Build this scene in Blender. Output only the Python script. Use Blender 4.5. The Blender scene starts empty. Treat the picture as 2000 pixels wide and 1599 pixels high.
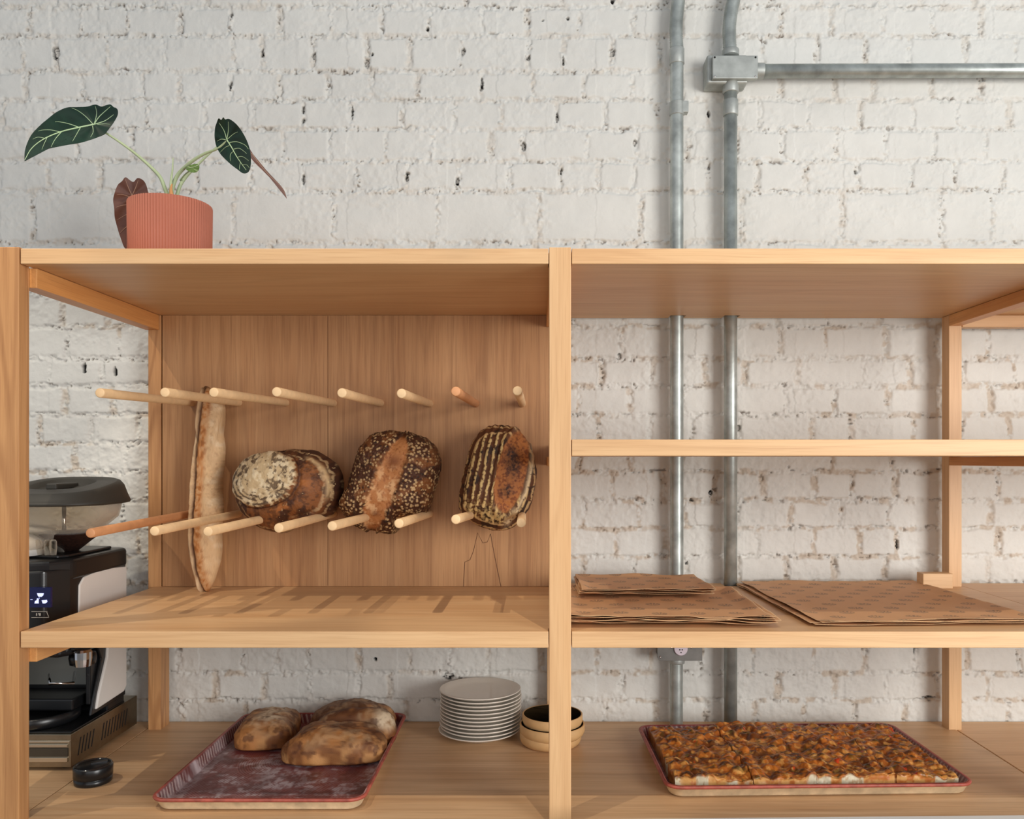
import bpy, math, random
import numpy as np
from mathutils import Vector, Matrix
S = bpy.context.scene
C = S.collection
EYE = 1.45            # camera height above the floor
F = 1620.0            # focal length in pixels of the 2000 px wide frame

# ------------------------------------------------------------------ camera
cam = bpy.data.cameras.new('camera'); camo = bpy.data.objects.new('camera', cam); C.objects.link(camo)
camo.location = (0, -1.5, EYE); camo.rotation_euler = (math.pi/2, 0, 0)
cam.sensor_width = 36; cam.lens = 36*F/2000
cam.shift_x = -45/2000; cam.shift_y = 97.5/2000
cam.clip_start = 0.02
S.camera = camo
# ------------------------------------------------------------------ exposure, world, lights
S.view_settings.view_transform = 'Standard'; S.view_settings.look = 'None'
S.view_settings.gamma = 1; S.view_settings.exposure = 0.26; S.view_settings.use_curve_mapping = False
w = bpy.data.worlds.new('world'); S.world = w; w.use_nodes = True
bg = w.node_tree.nodes['Background']; bg.inputs[0].default_value = (0.86, 0.92, 1.0, 1); bg.inputs[1].default_value = 0.36
def lamp(kind, name, loc, target, energy, color, **kw):
    l = bpy.data.lights.new(name, kind); l.energy = energy; l.color = color
    for k, v in kw.items(): setattr(l, k, v)
    o = bpy.data.objects.new(name, l); C.objects.link(o); o.location = loc
    o.rotation_euler = (Vector(target)-Vector(loc)).to_track_quat('-Z', 'Y').to_euler()
    return o
# daylight through the shop front, to the right behind the camera
lamp('AREA', 'window_daylight', (2.5, -2.7, EYE+.20), (0.3, .5, EYE-.30), 92, (1.0, .98, .95), shape='RECTANGLE', size=1.5, size_y=1.6)
# bounce from the bright room behind the camera
lamp('AREA', 'room_daylight', (-.3, -3.9, EYE+.7), (0, .5, EYE), 30, (1.0, .95, .91), shape='RECTANGLE', size=4.5, size_y=2.2)
# track spots on the ceiling
for x, tx, e in ((-.95, -.62, 54), (.35, .45, 46)):
    lamp('SPOT', 'track_spot', (x, -.94, EYE+1.94), (tx, .20, EYE-.42), e, (1.0, .88, .70), spot_size=math.radians(37), spot_blend=.25, shadow_soft_size=.012)
lamp('SPOT', 'track_spot', (-1.92, -.55, EYE+1.94), (-.95, .42, EYE-.1), 60, (1.0, .88, .70), spot_size=math.radians(26), spot_blend=.3, shadow_soft_size=.015)

# ------------------------------------------------------------------ helpers
def P(x, y, Z):
    """point of the place seen at photo pixel x, y and at distance Z in front of the lens"""
    return np.array([(x-1045)/F*Z, Z-1.5, EYE-(y-897)/F*Z])
def lin(c):
    c = np.asarray(c, float)/255.0
    return np.where(c <= .04045, c/12.92, ((c+.055)/1.055)**2.4)
def L4(c): return tuple(lin(c))+(1,)
class MB:
    def __init__(s): s.v = []; s.f = []; s.m = []; s.cur = 0
    def add(s, vs, fs):
        b = len(s.v); s.v += [tuple(map(float, p)) for p in vs]
        for f in fs: s.f.append([b+i for i in f]); s.m.append(s.cur)
    def box(s, x0, x1, y0, y1, z0, z1):
        s.add([(x0,y0,z0),(x1,y0,z0),(x1,y1,z0),(x0,y1,z0),(x0,y0,z1),(x1,y0,z1),(x1,y1,z1),(x0,y1,z1)],
              [(3,2,1,0),(4,5,6,7),(0,1,5,4),(1,2,6,5),(2,3,7,6),(3,0,4,7)])
    def tube(s, pts, r, n=16, cap=True):
        pts = [Vector(p) for p in pts]; m = len(pts)
        rs = r if isinstance(r, (list, tuple)) else [r]*m
        t0 = (pts[1]-pts[0]).normalized(); up = Vector((0,0,1)) if abs(t0.z) < .9 else Vector((1,0,0))
        u = t0.cross(up).normalized(); vs = []
        for i, p in enumerate(pts):
            t = (pts[min(i+1, m-1)]-pts[max(i-1, 0)]).normalized()
            u = (u-t*u.dot(t)).normalized(); q = t.cross(u)
            for k in range(n):
                a = 2*math.pi*k/n; vs.append(p+(u*math.cos(a)+q*math.sin(a))*rs[i])
        fs = [(i*n+k, i*n+(k+1)%n, (i+1)*n+(k+1)%n, (i+1)*n+k) for i in range(m-1) for k in range(n)]
        if cap: fs += [tuple(range(n))[::-1], tuple((m-1)*n+k for k in range(n))]
        s.add(vs, fs)
    def lathe(s, prof, c, n=64, axis='z', rib=None):
        vs = []; m = len(prof)
        for (r, h) in prof:
            for k in range(n):
                a = 2*math.pi*k/n; rr = r*(rib(a, h) if rib else 1)
                d = (rr*math.cos(a), rr*math.sin(a), h)
                if axis == 'y': d = (d[0], d[2], d[1])
                if axis == 'x': d = (d[2], d[0], d[1])
                vs.append((c[0]+d[0], c[1]+d[1], c[2]+d[2]))
        fs = [(i*n+k, i*n+(k+1)%n, (i+1)*n+(k+1)%n, (i+1)*n+k) for i in range(m-1) for k in range(n)]
        if prof[0][0] > 1e-6: fs.append(tuple(range(n))[::-1])
        if prof[-1][0] > 1e-6: fs.append(tuple((m-1)*n+k for k in range(n)))
        s.add(vs, fs)
    def prism(s, poly, axis, a0, a1):
        n = len(poly)
        def mk(p, a):
            return {'x': (a, p[0], p[1]), 'y': (p[0], a, p[1]), 'z': (p[0], p[1], a)}[axis]
        s.add([mk(p, a0) for p in poly]+[mk(p, a1) for p in poly],
              [tuple(range(n))[::-1], tuple(range(n, 2*n))]+[(i, (i+1)%n, n+(i+1)%n, n+i) for i in range(n)])
def root_loc(p):
    o = Vector((0,0,0))
    while p is not None: o += p.location; p = p.parent
    return o
def obj(name, mb, mats, parent=None, smooth=False, bevel=0, loc=None, seg=2):
    me = bpy.data.meshes.new(name)
    org = root_loc(parent)
    if loc is not None: org = org+Vector(loc) if parent else Vector(loc)
    me.from_pydata([tuple(Vector(v)-org) for v in mb.v], [], mb.f)
    mats = mats if isinstance(mats, (list, tuple)) else [mats]
    for m in mats: me.materials.append(m)
    me.polygons.foreach_set('material_index', mb.m)
    me.update()
    if smooth: me.shade_smooth()
    o = bpy.data.objects.new(name, me); C.objects.link(o); o.parent = parent
    if loc is not None: o.location = loc
    if bevel:
        b = o.modifiers.new('bevel', 'BEVEL'); b.width = bevel; b.segments = seg; b.limit_method = 'ANGLE'; b.angle_limit = .6
        if smooth == 'auto': pass
    return o
def fix_normals(o):
    import bmesh
    bm = bmesh.new(); bm.from_mesh(o.data); bmesh.ops.recalc_face_normals(bm, faces=bm.faces); bm.to_mesh(o.data); bm.free()
    return o
def tag(o, label, cat, group=None, kind=None):
    o['label'] = label; o['category'] = cat
    if group: o['group'] = group
    if kind: o['kind'] = kind
    return o
def thing(name, loc, label, cat, group=None):
    o = bpy.data.objects.new(name, None); C.objects.link(o); o.location = loc; o.empty_display_size = .05
    return tag(o, label, cat, group)
def grid_obj(name, V, nu, nv, mat, parent=None, col=None, wrap=False, loc=None):
    """V: (nu*nv,3) array, optional colours; wrap closes the first axis"""
    org = np.array(root_loc(parent))
    if loc is not None: org = np.array(loc, float)
    V = V-org
    iu = np.arange(nu if wrap else nu-1); iv = np.arange(nv-1)
    A, B = np.meshgrid(iu, iv, indexing='ij'); A = A.ravel(); B = B.ravel(); A1 = (A+1) % nu
    q = np.stack([A*nv+B, A1*nv+B, A1*nv+B+1, A*nv+B+1], 1)
    me = bpy.data.meshes.new(name); me.vertices.add(len(V)); me.vertices.foreach_set('co', V.astype(np.float32).ravel())
    me.loops.add(q.size); me.loops.foreach_set('vertex_index', q.astype(np.int32).ravel())
    me.polygons.add(len(q)); me.polygons.foreach_set('loop_start', np.arange(0, q.size, 4, dtype=np.int32))
    me.update(calc_edges=True); me.validate()
    me.shade_smooth()
    if col is not None:
        a = me.color_attributes.new('Col', 'FLOAT_COLOR', 'POINT')
        a.data.foreach_set('color', np.concatenate([col, np.ones((len(col), 1))], 1).astype(np.float32).ravel())
    me.materials.append(mat)
    o = bpy.data.objects.new(name, me); C.objects.link(o); o.parent = parent
    if loc is not None: o.location = loc
    return o
# ---- noise in numpy
def _h(i, j, k, s):
    n = (i*374761393+j*668265263+k*2147483647+s*1274126177) & 0xffffffff
    n = ((n ^ (n >> 13))*1274126177) & 0xffffffff
    n = ((n ^ (n >> 16))*2246822519) & 0xffffffff
    return ((n ^ (n >> 15)) & 0xffffff)/float(0xffffff)
def vnoise(x, y, z=None, s=0):
    x = np.asarray(x, float); y = np.asarray(y, float); z = np.zeros_like(x) if z is None else np.asarray(z, float)
    xi = np.floor(x).astype(np.int64); yi = np.floor(y).astype(np.int64); zi = np.floor(z).astype(np.int64)
    u = x-xi; v = y-yi; t = z-zi; u = u*u*(3-2*u); v = v*v*(3-2*v); t = t*t*(3-2*t)
    def ly(zz):
        a = _h(xi, yi, zz, s)*(1-u)+_h(xi+1, yi, zz, s)*u
        b = _h(xi, yi+1, zz, s)*(1-u)+_h(xi+1, yi+1, zz, s)*u
        return a*(1-v)+b*v
    if not np.any(z): return ly(zi)
    return ly(zi)*(1-t)+ly(zi+1)*t
def fbm(x, y, z=None, s=0, o=4):
    r = 0; a = .5; t = 0
    for i in range(o):
        f = 2**i
        r = r+a*vnoise(np.asarray(x)*f, np.asarray(y)*f, None if z is None else np.asarray(z)*f, s+i*17); t += a; a *= .5
    return r/t
def worley(x, y, z, s=0):
    x = np.asarray(x, float); y = np.asarray(y, float); z = np.asarray(z, float)
    xi = np.floor(x).astype(np.int64); yi = np.floor(y).astype(np.int64); zi = np.floor(z).astype(np.int64)
    best = np.full(x.shape, 9.0); cid = np.zeros(x.shape)
    for a in (-1,0,1):
        for b in (-1,0,1):
            for c in (-1,0,1):
                i, j, k = xi+a, yi+b, zi+c
                d = (i+_h(i,j,k,s)-x)**2+(j+_h(i,j,k,s+1)-y)**2+(k+_h(i,j,k,s+2)-z)**2
                m = d < best; best = np.where(m, d, best); cid = np.where(m, _h(i,j,k,s+3), cid)
    return np.sqrt(best), cid
def ss(a, b, x): t = np.clip((x-a)/(b-a), 0, 1); return t*t*(3-2*t)
def mixc(c, d, t): return c*(1-t[:, None])+np.asarray(d)*t[:, None]
# ------------------------------------------------------------------ materials
def mat(name):
    m = bpy.data.materials.new(name); m.use_nodes = True; nt = m.node_tree
    return m, nt, nt.nodes['Principled BSDF']
def plain(name, c, rough=.5, metal=0, spec=.5, bump=0, bscale=200, var=0, vscale=20, **kw):
    m, nt, b = mat(name); b.inputs['Roughness'].default_value = rough; b.inputs['Metallic'].default_value = metal
    b.inputs['Specular IOR Level'].default_value = spec
    n = nt.nodes; l = nt.links
    tc = n.new('ShaderNodeTexCoord')
    ns = n.new('ShaderNodeTexNoise'); ns.inputs['Scale'].default_value = vscale; ns.inputs['Detail'].default_value = 5
    l.new(tc.outputs['Object'], ns.inputs['Vector'])
    r = n.new('ShaderNodeValToRGB'); c = lin(c)
    r.color_ramp.elements[0].position = .3; r.color_ramp.elements[1].position = .7
    r.color_ramp.elements[0].color = tuple(c*(1-var))+(1,); r.color_ramp.elements[1].color = tuple(np.minimum(c*(1+var), 1))+(1,)
    l.new(ns.outputs['Fac'], r.inputs['Fac']); l.new(r.outputs['Color'], b.inputs['Base Color'])
    if bump:
        n2 = n.new('ShaderNodeTexNoise'); n2.inputs['Scale'].default_value = bscale; n2.inputs['Detail'].default_value = 4
        l.new(tc.outputs['Object'], n2.inputs['Vector'])
        bp = n.new('ShaderNodeBump'); bp.inputs['Strength'].default_value = bump; bp.inputs['Distance'].default_value = .001
        l.new(n2.outputs['Fac'], bp.inputs['Height']); l.new(bp.outputs['Normal'], b.inputs['Normal'])
    for k, v in kw.items(): b.inputs[k.replace('_', ' ')].default_value = v
    return m
def wood(name, axis, c1, c2, c3, rough=.42, fine=1.0, fig=.5, dark=.35):
    """c1 light, c2 mid, c3 vein colour; grain runs along axis"""
    m, nt, b = mat(name); n = nt.nodes; l = nt.links
    tc = n.new('ShaderNodeTexCoord'); oi = n.new('ShaderNodeObjectInfo')
    ad = n.new('ShaderNodeVectorMath'); ad.operation = 'MULTIPLY_ADD'
    cb = n.new('ShaderNodeCombineXYZ')
    for i in range(3): l.new(oi.outputs['Random'], cb.inputs[i])
    ad.inputs[1].default_value = (37, 23, 51)
    l.new(cb.outputs[0], ad.inputs[0]); l.new(tc.outputs['Object'], ad.inputs[2])
    def mp(sc):
        q = n.new('ShaderNodeMapping'); v = [sc[0]]*3; v['xyz'.index(axis)] = sc[1]; q.inputs['Scale'].default_value = v
        l.new(ad.outputs[0], q.inputs['Vector']); return q.outputs[0]
    def noise(vec, detail, dist=0, rough=.55):
        q = n.new('ShaderNodeTexNoise'); q.inputs['Scale'].default_value = 1; q.inputs['Detail'].default_value = detail
        q.inputs['Distortion'].default_value = dist; q.inputs['Roughness'].default_value = rough
        l.new(vec, q.inputs['Vector']); return q.outputs['Fac']
    broad = noise(mp((14, 1.1)), 3, .6)
    streak = noise(mp((70, 1.6)), 5, .3, .6)
    fin = noise(mp((420*fine, 9)), 3)
    # cathedral figure: rings of a slowly varying field
    fld = noise(mp((7, .55)), 2, .5)
    mu = n.new('ShaderNodeMath'); mu.operation = 'MULTIPLY'; mu.inputs[1].default_value = 60; l.new(fld, mu.inputs[0])
    sn = n.new('ShaderNodeMath'); sn.operation = 'SINE'; l.new(mu.outputs[0], sn.inputs[0])
    pw = n.new('ShaderNodeMapRange'); pw.inputs['From Min'].default_value = .5; pw.inputs['From Max'].default_value = 1; l.new(sn.outputs[0], pw.inputs['Value'])
    r = n.new('ShaderNodeValToRGB'); r.color_ramp.elements[0].position = .32; r.color_ramp.elements[1].position = .68
    r.color_ramp.elements[0].color = L4(c2); r.color_ramp.elements[1].color = L4(c1)
    l.new(broad, r.inputs['Fac'])
    def mix(a, col, fac, k):
        q = n.new('ShaderNodeMix'); q.data_type = 'RGBA'; s = n.new('ShaderNodeMath'); s.operation = 'MULTIPLY'; s.inputs[1].default_value = k
        l.new(fac, s.inputs[0]); l.new(s.outputs[0], q.inputs['Factor']); l.new(a, q.inputs['A']); q.inputs['B'].default_value = L4(col)
        return q.outputs['Result']
    def rng(f, a, bb):
        q = n.new('ShaderNodeMapRange'); q.inputs['From Min'].default_value = a; q.inputs['From Max'].default_value = bb; l.new(f, q.inputs['Value']); return q.outputs[0]
    c = mix(r.outputs['Color'], c3, rng(streak, .48, .75), dark)
    c = mix(c, c3, pw.outputs[0], fig*.45)
    c = mix(c, c3, rng(fin, .5, .8), .45)
    l.new(c, b.inputs['Base Color'])
    b.inputs['Roughness'].default_value = rough; b.inputs['Specular IOR Level'].default_value = .35
    bp = n.new('ShaderNodeBump'); bp.inputs['Strength'].default_value = .15; bp.inputs['Distance'].default_value = .0006
    l.new(fin, bp.inputs['Height']); l.new(bp.outputs['Normal'], b.inputs['Normal'])
    return m
def vcol(name, rough=.7, spec=.3, bump=.3, bscale=500, dist=.001):
    m, nt, b = mat(name); n = nt.nodes; l = nt.links
    a = n.new('ShaderNodeAttribute'); a.attribute_name = 'Col'; l.new(a.outputs['Color'], b.inputs['Base Color'])
    b.inputs['Roughness'].default_value = rough; b.inputs['Specular IOR Level'].default_value = spec
    tc = n.new('ShaderNodeTexCoord'); ns = n.new('ShaderNodeTexNoise'); ns.inputs['Scale'].default_value = bscale; ns.inputs['Detail'].default_value = 4
    l.new(tc.outputs['Object'], ns.inputs['Vector'])
    bp = n.new('ShaderNodeBump'); bp.inputs['Strength'].default_value = bump; bp.inputs['Distance'].default_value = dist
    l.new(ns.outputs['Fac'], bp.inputs['Height']); l.new(bp.outputs['Normal'], b.inputs['Normal'])
    return m
PINE = ((222,184,139), (212,168,121), (176,127,84))
W = {a: wood('honey_wood_'+a, a, *PINE, fig=.35, dark=.3) for a in 'xyz'}
W_post = wood('grained_wood_z', 'z', (206,156,106), (186,134,86), (136,86,50), fig=.9, dark=.5)
W_rail = wood('rail_wood_y', 'y', (226,170,108), (214,150,88), (176,112,60), fig=.3)
W_panel = wood('veneer_panel_z', 'z', (190,144,100), (172,124,82), (120,78,48), rough=.5, fine=.8, fig=.35, dark=.45)
W_base = wood('counter_wood_x', 'x', (218,184,144), (200,160,118), (152,112,76), fig=.4, dark=.4)
W_peg = plain('peg_beech', (232,196,150), .5, var=.06, vscale=60)
M_galv = plain('galvanised_steel', (172,178,174), .40, .6, var=.28, vscale=28, bump=.1)
M_galvd = plain('dull_cast_steel', (168,172,168), .5, .5, var=.2, vscale=30)
M_box = plain('dull_zinc', (122,120,116), .5, .5, var=.15, vscale=30)
M_black = plain('black_plastic', (22,23,25), .3, spec=.5)
M_blackm = plain('matt_black_plastic', (52,50,45), .55, spec=.4)
M_steel = plain('brushed_steel', (150,140,122), .33, 1, var=.1, vscale=60)
M_chrome = plain('chrome', (220,220,222), .12, 1)
M_white = plain('white_enamel', (226,222,216), .35, var=.01)
M_dark = plain('dark_recess', (10,9,8), .8)
M_pot = plain('salmon_clay', (168,98,76), .6, var=.03, bump=.1)
M_soil = plain('potting_soil', (50,36,26), .95, var=.4, vscale=200, bump=1)

# ------------------------------------------------------------------ back wall of painted brick
SC = F/2.10
def build_wall():
    step = .0021
    xs = np.arange(-1.75, 1.60, step); zs = np.arange(-.74, 1.28, step)
    X, Zz = np.meshgrid(xs, zs, indexing='ij'); X = X.ravel(); Zz = Zz.ravel()
    px = 1045+X*SC; py = 897-Zz*SC
    beds = [-160,-102,-44,14,71,140,196,253,315,374,474,527,578,638,700,754,810,866,921,977,1031,1086,1140,1196,1252,1314,1367,1420,1480]
    J = {3:[158,250,352,450,547,648,745,838,942,1030,1132,1235,1330,1425,1525,1625,1725,1820,1917],
         4:[45,108,210,320,457,512,612,717,800,900,1032,1100,1195,1290,1390,1490,1595,1690,1775,1885],
         5:[50,160,275,350,450,545,640,725,815,940,1040,1140,1235,1330,1430,1525,1630,1705,1820,1915],
         6:[5,105,200,290,400,495,592,688,785,888,980,1088,1183,1283,1382,1485,1580,1680,1782,1870,1972],
         7:[60,153,258,365,460,552,645,755,845,960,1020,1147,1242,1345,1440,1530,1635,1730,1825,1925],
         8:[0,95,195,297,385,490,592,695,795,895,995,1095,1170,1238,1385,1480,1575,1675,1780,1865,1960],
         9:[65,262,455,652,855,1055,1252,1450,1645,1840],
         13:[-20,132,232,330,1110,1215,1320,1420,1525,1612,1730,1830,1930],
         14:[97,198,300,1080,1175,1275,1378,1455,1560,1690,1778,1880,1980],
         15:[30,127,220,320,1130,1230,1335,1435,1535,1630,1733,1835,1935],
         16:[178,270,1070,1170,1270,1350,1443,1585,1662,1785,1880,1970],
         17:[147,247,340,1130,1232,1330,1430,1537,1625,1740,1840,1950],
         18:[90,195,290,1095,1195,1295,1397,1490,1590,1665,1750,1850,1950],
         19:[130,240,1142,1248,1340,1440,1545,1640,1735,1830,1935],
         20:[170,270,1100,1205,1300,1390,1480,1590,1680,1750,1850,1950],
         21:[1140,1240,1340,1440,1535,1630,1730,1830,1930],
         24:[250,350,475,540,603,700,800,880,955,1060,1165,1270,1370,1470,1590,1690,1790,1890],
         25:[320,420,515,605,700,760,900,1000,1100,1215,1320,1420,1520,1630,1730,1830,1930],
         26:[355,480,580,690,790,890,990,1080,1180,1280,1380,1475,1570,1670,1770,1870]}
    rnd = random.Random(4)
    wx = (fbm(px/28, py/28, s=3, o=3)-.5)*9; wy = (fbm(px/40, py/22, s=9, o=3)-.5)*9
    wx += (vnoise(px/5, py/5, s=31)-.5)*2.6; wy += (vnoise(px/5, py/5, s=41)-.5)*2.6
    qx = px+wx; qy = py+wy
    bd = np.array(beds, float); ci = np.clip(np.searchsorted(bd, qy)-1, 0, len(bd)-2)
    dbt = qy-bd[ci]; dbb = bd[ci+1]-qy
    dbed = np.minimum(dbt, dbb); bedid = np.where(dbt < dbb, ci, ci+1)
    dv = np.full(px.shape, 99.0); sv = np.full(px.shape, 99.0); jid = np.zeros(px.shape, int)
    for c in range(len(beds)-1):
        m = ci == c
        if not m.any(): continue
        js = J.get(c)
        o = rnd.uniform(0, 60)
        if js is None: js = list(np.arange(-500+o, 2500, 100)+np.array([rnd.uniform(-9, 9) for _ in np.arange(-500+o, 2500, 100)]))
        else: js = list(np.arange(js[0]-900, js[0]-40, 100))+js+list(np.arange(js[-1]+100, 2600, 100))
        js = np.array(sorted(js), float); x = qx[m]
        i = np.clip(np.searchsorted(js, x), 1, len(js)-1)
        dl = x-js[i-1]; dr = js[i]-x
        dv[m] = np.minimum(dl, dr); sv[m] = np.where(dl < dr, dl, -dr); jid[m] = np.where(dl < dr, i-1, i)+c*100
    brick = jid*0+ci*131+np.floor(qx/97).astype(int)
    hv = _h(jid, jid*0, jid*0, 5)                       # how open each upright joint is
    patch = fbm(px/75, py/60, s=21, o=3)                # where the paint has filled everything
    fill = ss(.40, .64, patch)
    lowr = ss(560, 700, py)                             # the lower courses are rougher
    wv = 4.4+3.6*hv; wb = 4.6+2.2*_h(bedid, bedid*0, bedid*0, 8)
    gv = 1-ss(wv*.35, wv*1.35, dv); gb = 1-ss(wb*.4, wb*1.5, dbed)
    dep = .0042
    hgt = -dep*np.maximum(gv*(.35+.75*hv), gb*(.55+.35*vnoise(px/60, py/9, s=2)))*(1-.6*fill)
    n1 = fbm(px/9, py/9, s=51, o=4)-.5; n2 = fbm(px/3.2, py/3.2, s=61, o=2)-.5; n3 = fbm(px/45, py/45, s=71, o=2)-.5
    g = np.maximum(gv, gb)
    hgt += n3*.0045+n1*(.0010+.0070*g+.0032*fill+.0008*lowr)+n2*(.0003+.0020*g)
    hgt += (_h(brick, brick*0, brick*0, 77)-.5)*.0022*(1-g)
    # crumbs of mortar standing proud along the joints
    cr = ss(.60, .74, fbm(px/13, py/8, s=91, o=3)); hgt += cr*g*.0035
    # cracks and holes
    e1 = np.abs(dbed-3.2-1.5*n1*4); sb = np.where(dbt < dbb, dbt, -dbb); crack = (1-ss(.5, 1.5, np.abs(sb+3.0+n1*7)))*ss(.58, .68, fbm(px/26, py/200, s=101, o=3))*(.35+.65*vnoise(px/4, py/9, s=104))
    e2 = (1-ss(.6, 1.7, np.abs(sv-2.4*np.sign(hv-.6)+n1*8)))*ss(.54, .68, fbm(px/60, py/16, s=111, o=3))*ss(.35, .7, hv)*(.3+.7*vnoise(px/9, py/4, s=105))
    pits = ss(.70, .76, fbm(px/5.5, py/4.5, s=121, o=2))*np.maximum(gb, gv)*ss(.45, .6, fbm(px/80, py/50, s=131, o=2))
    hole = np.zeros(px.shape)
    for (hx, hy, rx, ry) in [(512,104,3,8),(613,108,3.5,7),(717,122,4,8),(727,107,2.5,3),(450,168,3.5,9),(592,215,2.5,7),(592,235,2.5,6),(688,220,2,12),
                  (905,100,4,6),(941,165,3,12),(1032,113,4,5),(1088,230,2.5,9),(1100,118,1.5,10),(1384,222,3,9),(1197,104,4,6),(108,103,6,12),(795,345,3,8),(893,355,3,9),
                  (1096,335,2,7),(1671,336,3,4),(1384,328,3,3),(1109,37,3,3),(1060,40,2.5,2),(1196,2,3,5),(1389,962,4,5),(1350,977,5,3),(1341,1098,3,5),(1444,835,3,5),(877,1322,11,6),(733,1287,3,3),
                  (165,718,4,9),(1142,1113,2.5,3),(1815,1361,10,2.5),(1786,1265,2.5,9),(1210,695,2.5,6),(1752,1065,2.5,9),(225,725,3,8),(835,57,3,4),(452,30,3,4),(1240,277,3,5),(1023,285,4,10),(592,350,2.5,9)]:
        d = ((px-hx)/rx)**2+((py-hy)/ry)**2
        hole = np.maximum(hole, 1-ss(.5, 1.35, d+n2*2.2+n1*1.4))
    hgt -= hole*.012+crack*.004+e2*.004+pits*.005
    # paint colour, bare patches in joints
    base = np.tile(lin((215,214,208)), (len(px), 1))
    tone = (fbm(px/120, py/90, s=141, o=3)-.5)*.12+n1*.05
    col = base*(1+tone)[:, None]
    st = g*ss(.42, .62, fbm(px/16, py/14, s=151, o=3))*(.25+.55*lowr)*ss(.35, .6, fbm(px/110, py/90, s=161, o=2))
    st = np.maximum(st, gv*ss(.62, .9, hv)*(.28+.25*lowr)*ss(.3, .6, fbm(px/9, py/9, s=171, o=3)))
    col = mixc(col, lin((186,166,142)), np.clip(st, 0, .6))
    col = mixc(col, lin((96,74,56)), np.clip(crack*.6+e2*.5+pits*.6, 0, .8))
    col = mixc(col, lin((28,22,18)), np.clip(hole, 0, 1))
    V = np.stack([X, .6-hgt-.0005, Zz+EYE], 1)
    m = vcol('painted_brick', rough=.6, spec=.3, bump=.22, bscale=260, dist=.0015)
    o = grid_obj('wall_back', V, len(xs), len(zs), m, col=col)
    return o
wall = build_wall(); wall['kind'] = 'structure'
M_wallp = plain('painted_plaster', (213,208,200), .7, var=.02)
mb = MB()
x0, x1, z0, z1 = -1.745, 1.59, EYE-.735, EYE+1.27
mb.box(-4, 4, .612, .75, -.05, 3.6)
mb.box(-4, x0, .598, .62, 0, 3.5); mb.box(x1, 4, .598, .62, 0, 3.5); mb.box(x0, x1, .598, .62, 0, z0); mb.box(x0, x1, .598, .62, z1, 3.5)
o = obj('wall_back', mb, M_wallp); o.name = 'wall_back'; o['kind'] = 'structure'
mb = MB(); mb.box(-4, 4, -5, .62, -.06, 0)
o = obj('floor', mb, plain('concrete_floor', (150,140,128), .6, var=.08, vscale=3)); o['kind'] = 'structure'

# ------------------------------------------------------------------ shelving unit
zt1, zt0 = EYE+.3815, EYE+.3537      # top shelf
ze1, ze0 = EYE+.0361, EYE+.0065      # narrow-gap shelf near eye height
zm1, zm0 = EYE-.3111, EYE-.3407      # middle shelf
zc1, zc0 = EYE-.661, EYE-.700        # bottom shelf
YB = .555
unit = thing('shelving_unit', (0, .28, 0), 'honey coloured wooden shelving unit standing against the white brick wall', 'shelf')
def bx(name, mm, x0, x1, y0, y1, z0, z1, bev=.0012, parent=None, **kw):
    b = MB(); b.box(x0, x1, y0, y1, z0, z1); return obj(name, b, mm, parent or unit, bevel=bev, **kw)
bx('front_post', W_post, -1.010, -.9333, 0, .031, 0, zt1+.003)
bx('front_post', W['z'], .0255, .0652, -.0005, .031, 0, zt1+.002)
bx('front_post', W['z'], 1.030, 1.070, 0, .031, 0, zt1+.002)
bx('back_post', W_post, -.947, -.916, .530, .578, 0, zt0-.0005)
bx('back_post', W['z'], 1.013, 1.0445, .530, .566, 0, zt0-.0005)
bx('back_post', W['z'], .030, .062, .556, .588, 0, zt0-.0005)
def board(name, mm, x0, x1, z0, z1, yb, posts=(), pipes=(), y0=0):
    """board with cut outs for the front posts and for the conduits at the wall"""
    p = [(x0, y0)] if not posts or posts[0][0] > x0 else []
    for a, c in posts:
        if a > x0: p += [(a, y0), (a, .0325)]
        else: p += [(x0, .0325)]
        if c < x1: p += [(c, .0325), (c, y0)]
        else: p += [(x1, .0325)]
    if not posts or posts[-1][1] < x1: p += [(x1, y0)]
    p += [(x1, yb)]
    for c in sorted(pipes, reverse=True): p += [(c+.0185, yb), (c+.0185, .538), (c-.0185, .538), (c-.0185, yb)]
    p += [(x0, yb)]
    b = MB(); b.prism(p, 'z', z0, z1); return fix_normals(obj(name, b, mm, unit, bevel=.0012))
XL, XR = (1322-1045)/F*2.06, (1427-1045)/F*2.06
YB = .578
for nm, mm, a0, a1, yb in (('top_shelf', W['x'], zt0, zt1, YB), ('middle_shelf', W['x'], zm0, zm1, .585)):
    board(nm, mm, -.9305, .0450, a0, a1, yb, [(.0243, .0450)])
    board(nm, mm, .0455, 1.0500, a0, a1, yb, [(.0455, .0664), (1.0288, 1.0500)], [XL, XR])
    board(nm, mm, 1.0505, 1.9, a0, a1, yb, [(1.0505, 1.0712)])
board('upper_shelf', W['x'], .0455, 1.0500, ze0, ze1, .527, [(.0455, .0664), (1.0288, 1.0500)])
board('upper_shelf', W['x'], 1.0505, 1.9, ze0, ze1, .527, [(1.0505, 1.0712)])
bx('bottom_shelf', W_base, -.9520, 1.030, -.005, .594, zc0, zc1)
bx('bottom_shelf', W_base, -1.9, -.9545, -.005, .594, zc0, zc1-.0004)
bx('bottom_shelf', W['x'], 1.0335, 1.9, -.005, .594, zc0, zc1-.0004)
bx('rail', W_rail, -.953, -.920, .032, .529, zt0-.037, zt0-.0006)
bx('rail', W_rail, -.953, -.920, .032, .529, zm0-.033, zm0-.0006)
bx('rail', W_rail, 1.013, 1.044, .032, .529, zt0-.027, zt0-.0006)
bx('rail', W_rail, 1.013, 1.044, .032, .529, ze0-.021, ze0-.0006)
bx('back_rail', W['x'], 1.046, 1.9, .530, .555, zt0-.030, zt0-.0006)
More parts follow.
